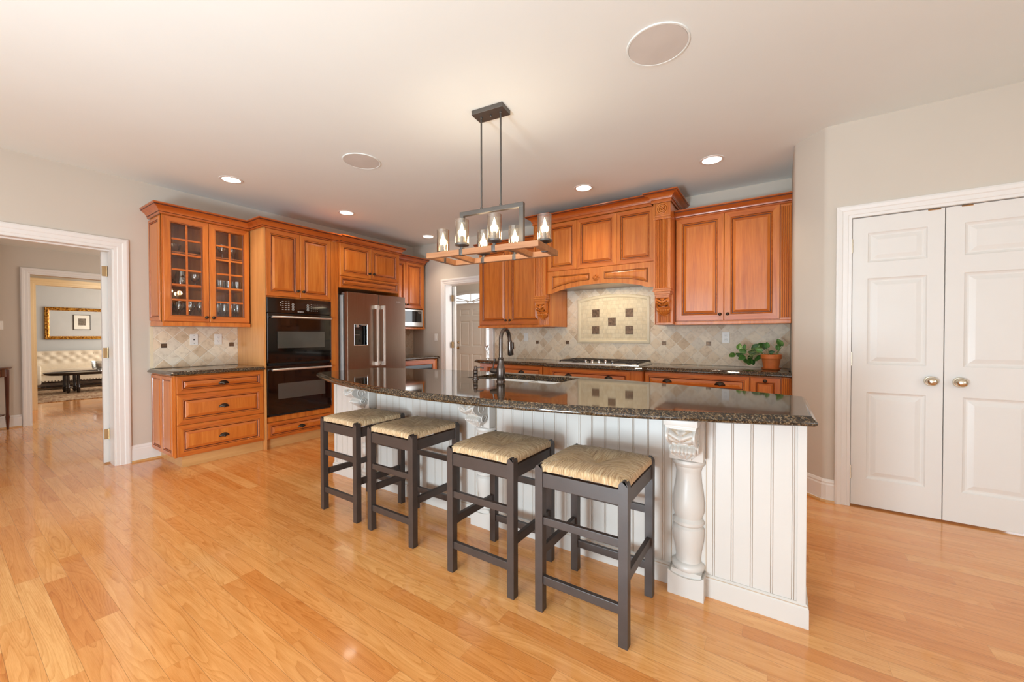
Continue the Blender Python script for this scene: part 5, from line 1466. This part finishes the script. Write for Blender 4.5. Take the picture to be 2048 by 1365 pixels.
# recessed downlights and ceiling speakers
cans = [(-4.395, 1.672, 'round recessed ceiling light nearest the glass-door cabinet'), (-4.405, 2.91, 'round recessed ceiling light in front of the oven cabinet'), (-4.42, 4.29, 'round recessed ceiling light in the far corner by the microwave cabinet'),
        (-1.657, 3.79, 'round recessed ceiling light in front of the range hood'), (-.477, 3.812, 'round recessed ceiling light in front of the right wall cabinet')]
for (x, y, lab) in cans:
    t = thing('recessed_light', lab, 'ceiling light', (x, y, ZC), 0, 'recessed ceiling lights')
    MB().lathe([(.072, -.001), (.078, -.006), (.096, -.005), (.098, -.0005)], 36).build('trim_ring', M['trim'], t, smooth=40)
    MB().lathe([(0, -.0035), (.074, -.0035), (.074, -.0005)], 36).build('lens', M['canlight'], t, smooth=40)
    l = bpy.data.lights.new('downlight', 'SPOT'); l.energy = 30; l.color = (1, .83, .64); l.spot_size = math.radians(110); l.spot_blend = .8; l.shadow_soft_size = .07
    o = bpy.data.objects.new('downlight', l); COL.objects.link(o); o.location = (x, y, ZC-.02)
for (x, y, lab) in ((-3.0, 2.132, 'round flush ceiling speaker between the chandelier and the left cabinets'), (-.527, 2.155, 'large round flush ceiling speaker above the right end of the island')):
    t = thing('ceiling_speaker', lab, 'speaker', (x, y, ZC))
    MB().lathe([(.146, -.001), (.148, -.006), (.156, -.006), (.158, -.0005)], 48).build('rim', M['ceiling'], t, smooth=40)
    MB().lathe([(0, -.0055), (.146, -.0045), (.146, -.0005)], 48).build('grille', M['speaker'], t, smooth=40)
# lamp under the hood
l = bpy.data.lights.new('hood_light', 'AREA'); l.shape = 'RECTANGLE'; l.size = .7; l.size_y = .2; l.energy = 2.8; l.color = (1, .80, .55)
o = bpy.data.objects.new('hood_light', l); COL.objects.link(o); o.location = (-1.66, 4.38, 1.79)

# ================================================================== rooms beyond the left opening
cs = thing('console_table', 'dark half-round console table with slim tapered legs against the hall wall', 'table', (-8.50, .30, 0))
MB().lathe([(0, .80), (.335, .80), (.345, .806), (.345, .818), (.335, .824), (0, .824)], 24, (0, 0, 0), 0, 'z', -PI/2, PI/2).build('top', M['redwood'], cs)
MB().lathe([(.30, .70), (.315, .70), (.315, .80), (.30, .80)], 24, (0, 0, 0), 0, 'z', -PI/2, PI/2).build('apron', M['redwood'], cs)
for th in (-75, 0, 75):
    x, y = .305*math.cos(math.radians(th))-.0+.012*(th != 0), .305*math.sin(math.radians(th))
    MB().tube([(x, y, .79), (x, y, .70), (x, y, .30), (x, y, .20), (x, y, .17), (x, y, .02), (x, y, 0)], [.022, .022, .016, .015, .020, .012, .011], 8).build('leg', M['redwood'], cs, smooth=40)
MB().lathe([(.18, .19), (.285, .19), (.285, .202), (.18, .202)], 16, (0, 0, 0), 0, 'z', -PI/2, PI/2).build('stretcher', M['redwood'], cs)

rug = MB().box(-13.9, -11.22, .6, 3.6, 0.0005, .012)
tag(rug.build('area_rug', M['rug']), 'brown patterned rug on the sitting room floor under the coffee table', 'rug')

sf = thing('sofa', 'beige tufted sofa with nailhead trim against the sitting room wall, under the mirror', 'sofa', (-13.62, 1.42, 0), R90)
# local: x = world y, front at y = 0 facing world +x
def tufted(x0, x1, z0, z1, y, t):
    mb = MB(); nx, nz = 96, 26; vs = []
    btn = []
    for r in range(3):
        for c in range(-1, int((x1-x0)/.205)+2):
            btn.append((x0+.10+.205*c+(.1025 if r % 2 else 0), z1-.07-.085*r))
    for k in range(nz+1):
        for i in range(nx+1):
            x = x0+(x1-x0)*i/nx; z = z0+(z1-z0)*k/nz
            d = min(math.hypot(x-a, (z-b)*1.15) for a, b in btn)
            vs.append((x, y-.035*min(1, d/.09)**.6-.03*(1-((z-z0)/(z1-z0)-.5)**2*4)*.5, z))
    fs = [(k*(nx+1)+i, k*(nx+1)+i+1, (k+1)*(nx+1)+i+1, (k+1)*(nx+1)+i) for k in range(nz) for i in range(nx)]
    mb.add(vs, fs); mb.box(x0, x1, y, y+t, z0, z1)
    return mb, [b_ for b_ in btn if x0 < b_[0] < x1]
tb, btn = tufted(0, 2.2, .40, .885, .52, .16)
bk = tb.build('backrest', M['sofa'], sf, smooth=70)
bm_ = MB()
for (x, z) in btn: bm_.lathe([(0, .012), (.010, .009), (.013, 0)], 8, (x, .512, z), axis='-y')
bm_.build('buttons', M['button'], bk)
MB().cbox(-.02, 2.2, -.0, .55, .36, .475, .03).build('seat', M['sofa'], sf, smooth=40)
MB().cbox(0, 2.2, .03, .56, .20, .36, .01).build('base', M['sofa'], sf)
nm = MB()
for k in range(44): nm.lathe([(0, .006), (.009, .004), (.012, 0)], 8, (.025+.05*k, .03, .215), axis='-y')
nm.build('nailhead_row', M['nail'], sf)
MB().box(0, 2.2, .06, .60, .165, .20).build('frame', M['darkwood'], sf)
MB().cbox(.02, 2.2, .10, .16, .055, .10, .01).build('stretcher', M['darkwood'], sf)
MB().cbox(-.16, 0, -.20, .66, .15, .60, .05).build('armrest', M['sofa'], sf, smooth=40)
for (x, y) in ((-.08, -.16), (-.08, .6), (1.1, .1), (2.15, .1), (2.15, .6)): MB().tube([(x, y, .18), (x, y, .0125)], [.03, .02], 8).build('leg', M['darkwood'], sf)

ctb = thing('coffee_table', 'black oval-ended coffee table with clustered turned legs on the sitting room rug', 'table', (-12.78, 2.15, .0125))
tp = []
for i in range(48):
    th = 2*PI*i/48; cx, cy = math.cos(th), math.sin(th)
    tp.append((.36*abs(cx)**.8*(1 if cx > 0 else -1), .78*abs(cy)**.9*(1 if cy > 0 else -1)))
sp = MB(); vs = []
for (k, z) in ((.90, .385), (.97, .40), (1.0, .43), (1.0, .445), (.98, .445), (.94, .425)): vs += [(x*k, y*k, z) for x, y in tp]
sp.add(vs, [(j*48+i, j*48+(i+1) % 48, (j+1)*48+(i+1) % 48, (j+1)*48+i) for j in range(5) for i in range(48)]+[tuple(range(48))[::-1], tuple(5*48+i for i in range(48))])
sp.build('tray_top', M['darkwood'], ctb, smooth=40)
for yy in (-.38, .38):
    for dx in (-.20, .20):
        for dy in (-.075, .075):
            MB().lathe([(0, 0), (.018, 0), (.026, .03), (.032, .06), (.032, .09), (.024, .095), (.030, .105), (.030, .12), (.024, .13), (.028, .25), (.026, .385), (0, .385)], 12, (dx, yy+dy, 0)).build('leg', M['darkwood'], ctb, smooth=40)
MB().box(-.21, .21, -.40, -.36, .095, .115).box(-.21, .21, .36, .40, .095, .115).build('stretcher', M['darkwood'], ctb)
hu = thing('hurricane_candle', 'pale candle in a footed clear glass hurricane on the black coffee table', 'candle', (-12.72, 2.20, .438))
MB().lathe([(.0, 0), (.05, 0), (.05, .008), (.03, .012), (.025, .03), (.05, .045), (.11, .06), (.125, .10), (.135, .20), (.15, .235), (.147, .235), (.132, .20), (.120, .10), (.0, .058)], 24).build('glass', M['crystal'], hu, smooth=50)
MB().lathe([(0, .062), (.055, .062), (.058, .07), (.058, .19), (.05, .195), (0, .19)], 18).build('candle', M['candle'], hu, smooth=40)

mi = thing('gilt_mirror', 'wide gilt-framed mirror on the sitting room wall above the tufted sofa', 'mirror', (-14.498, 2.28, 1.55), R90)
wM, hM = .69, .39
MB().rings(-wM, wM, -hM, hM, [(0, 0, 0), (0, -.03, 0), (.015, -.045, 0), (.03, -.03, 0), (.05, -.04, 0), (.07, -.032, 0), (.078, -.018, 0), (.08, -.012, 0)], cap=False).build('frame', M['gold'], mi)
MB().box(-wM+.06, wM-.06, -.014, -.004, -hM+.06, hM-.06).build('mirror_plate', M['mirror'], mi)
# things on the opposite wall, seen in the mirror
pc = thing('framed_print', 'small dark-framed etching hanging on the sitting room wall, seen in the gilt mirror', 'picture', (-10.422, 2.82, 1.685), -R90)
MB().rings(-.19, .19, -.24, .24, [(0, 0, 0), (0, -.02, 0), (.014, -.022, 0), (.017, -.012, 0)], cap=False).build('frame', M['framedark'], pc)
MB().box(-.175, .175, -.012, -.006, -.225, .225).build('mat', M['paper'], pc)
MB().box(-.085, .085, -.0135, -.012, -.10, .12).build('etching', M['etching'], pc)
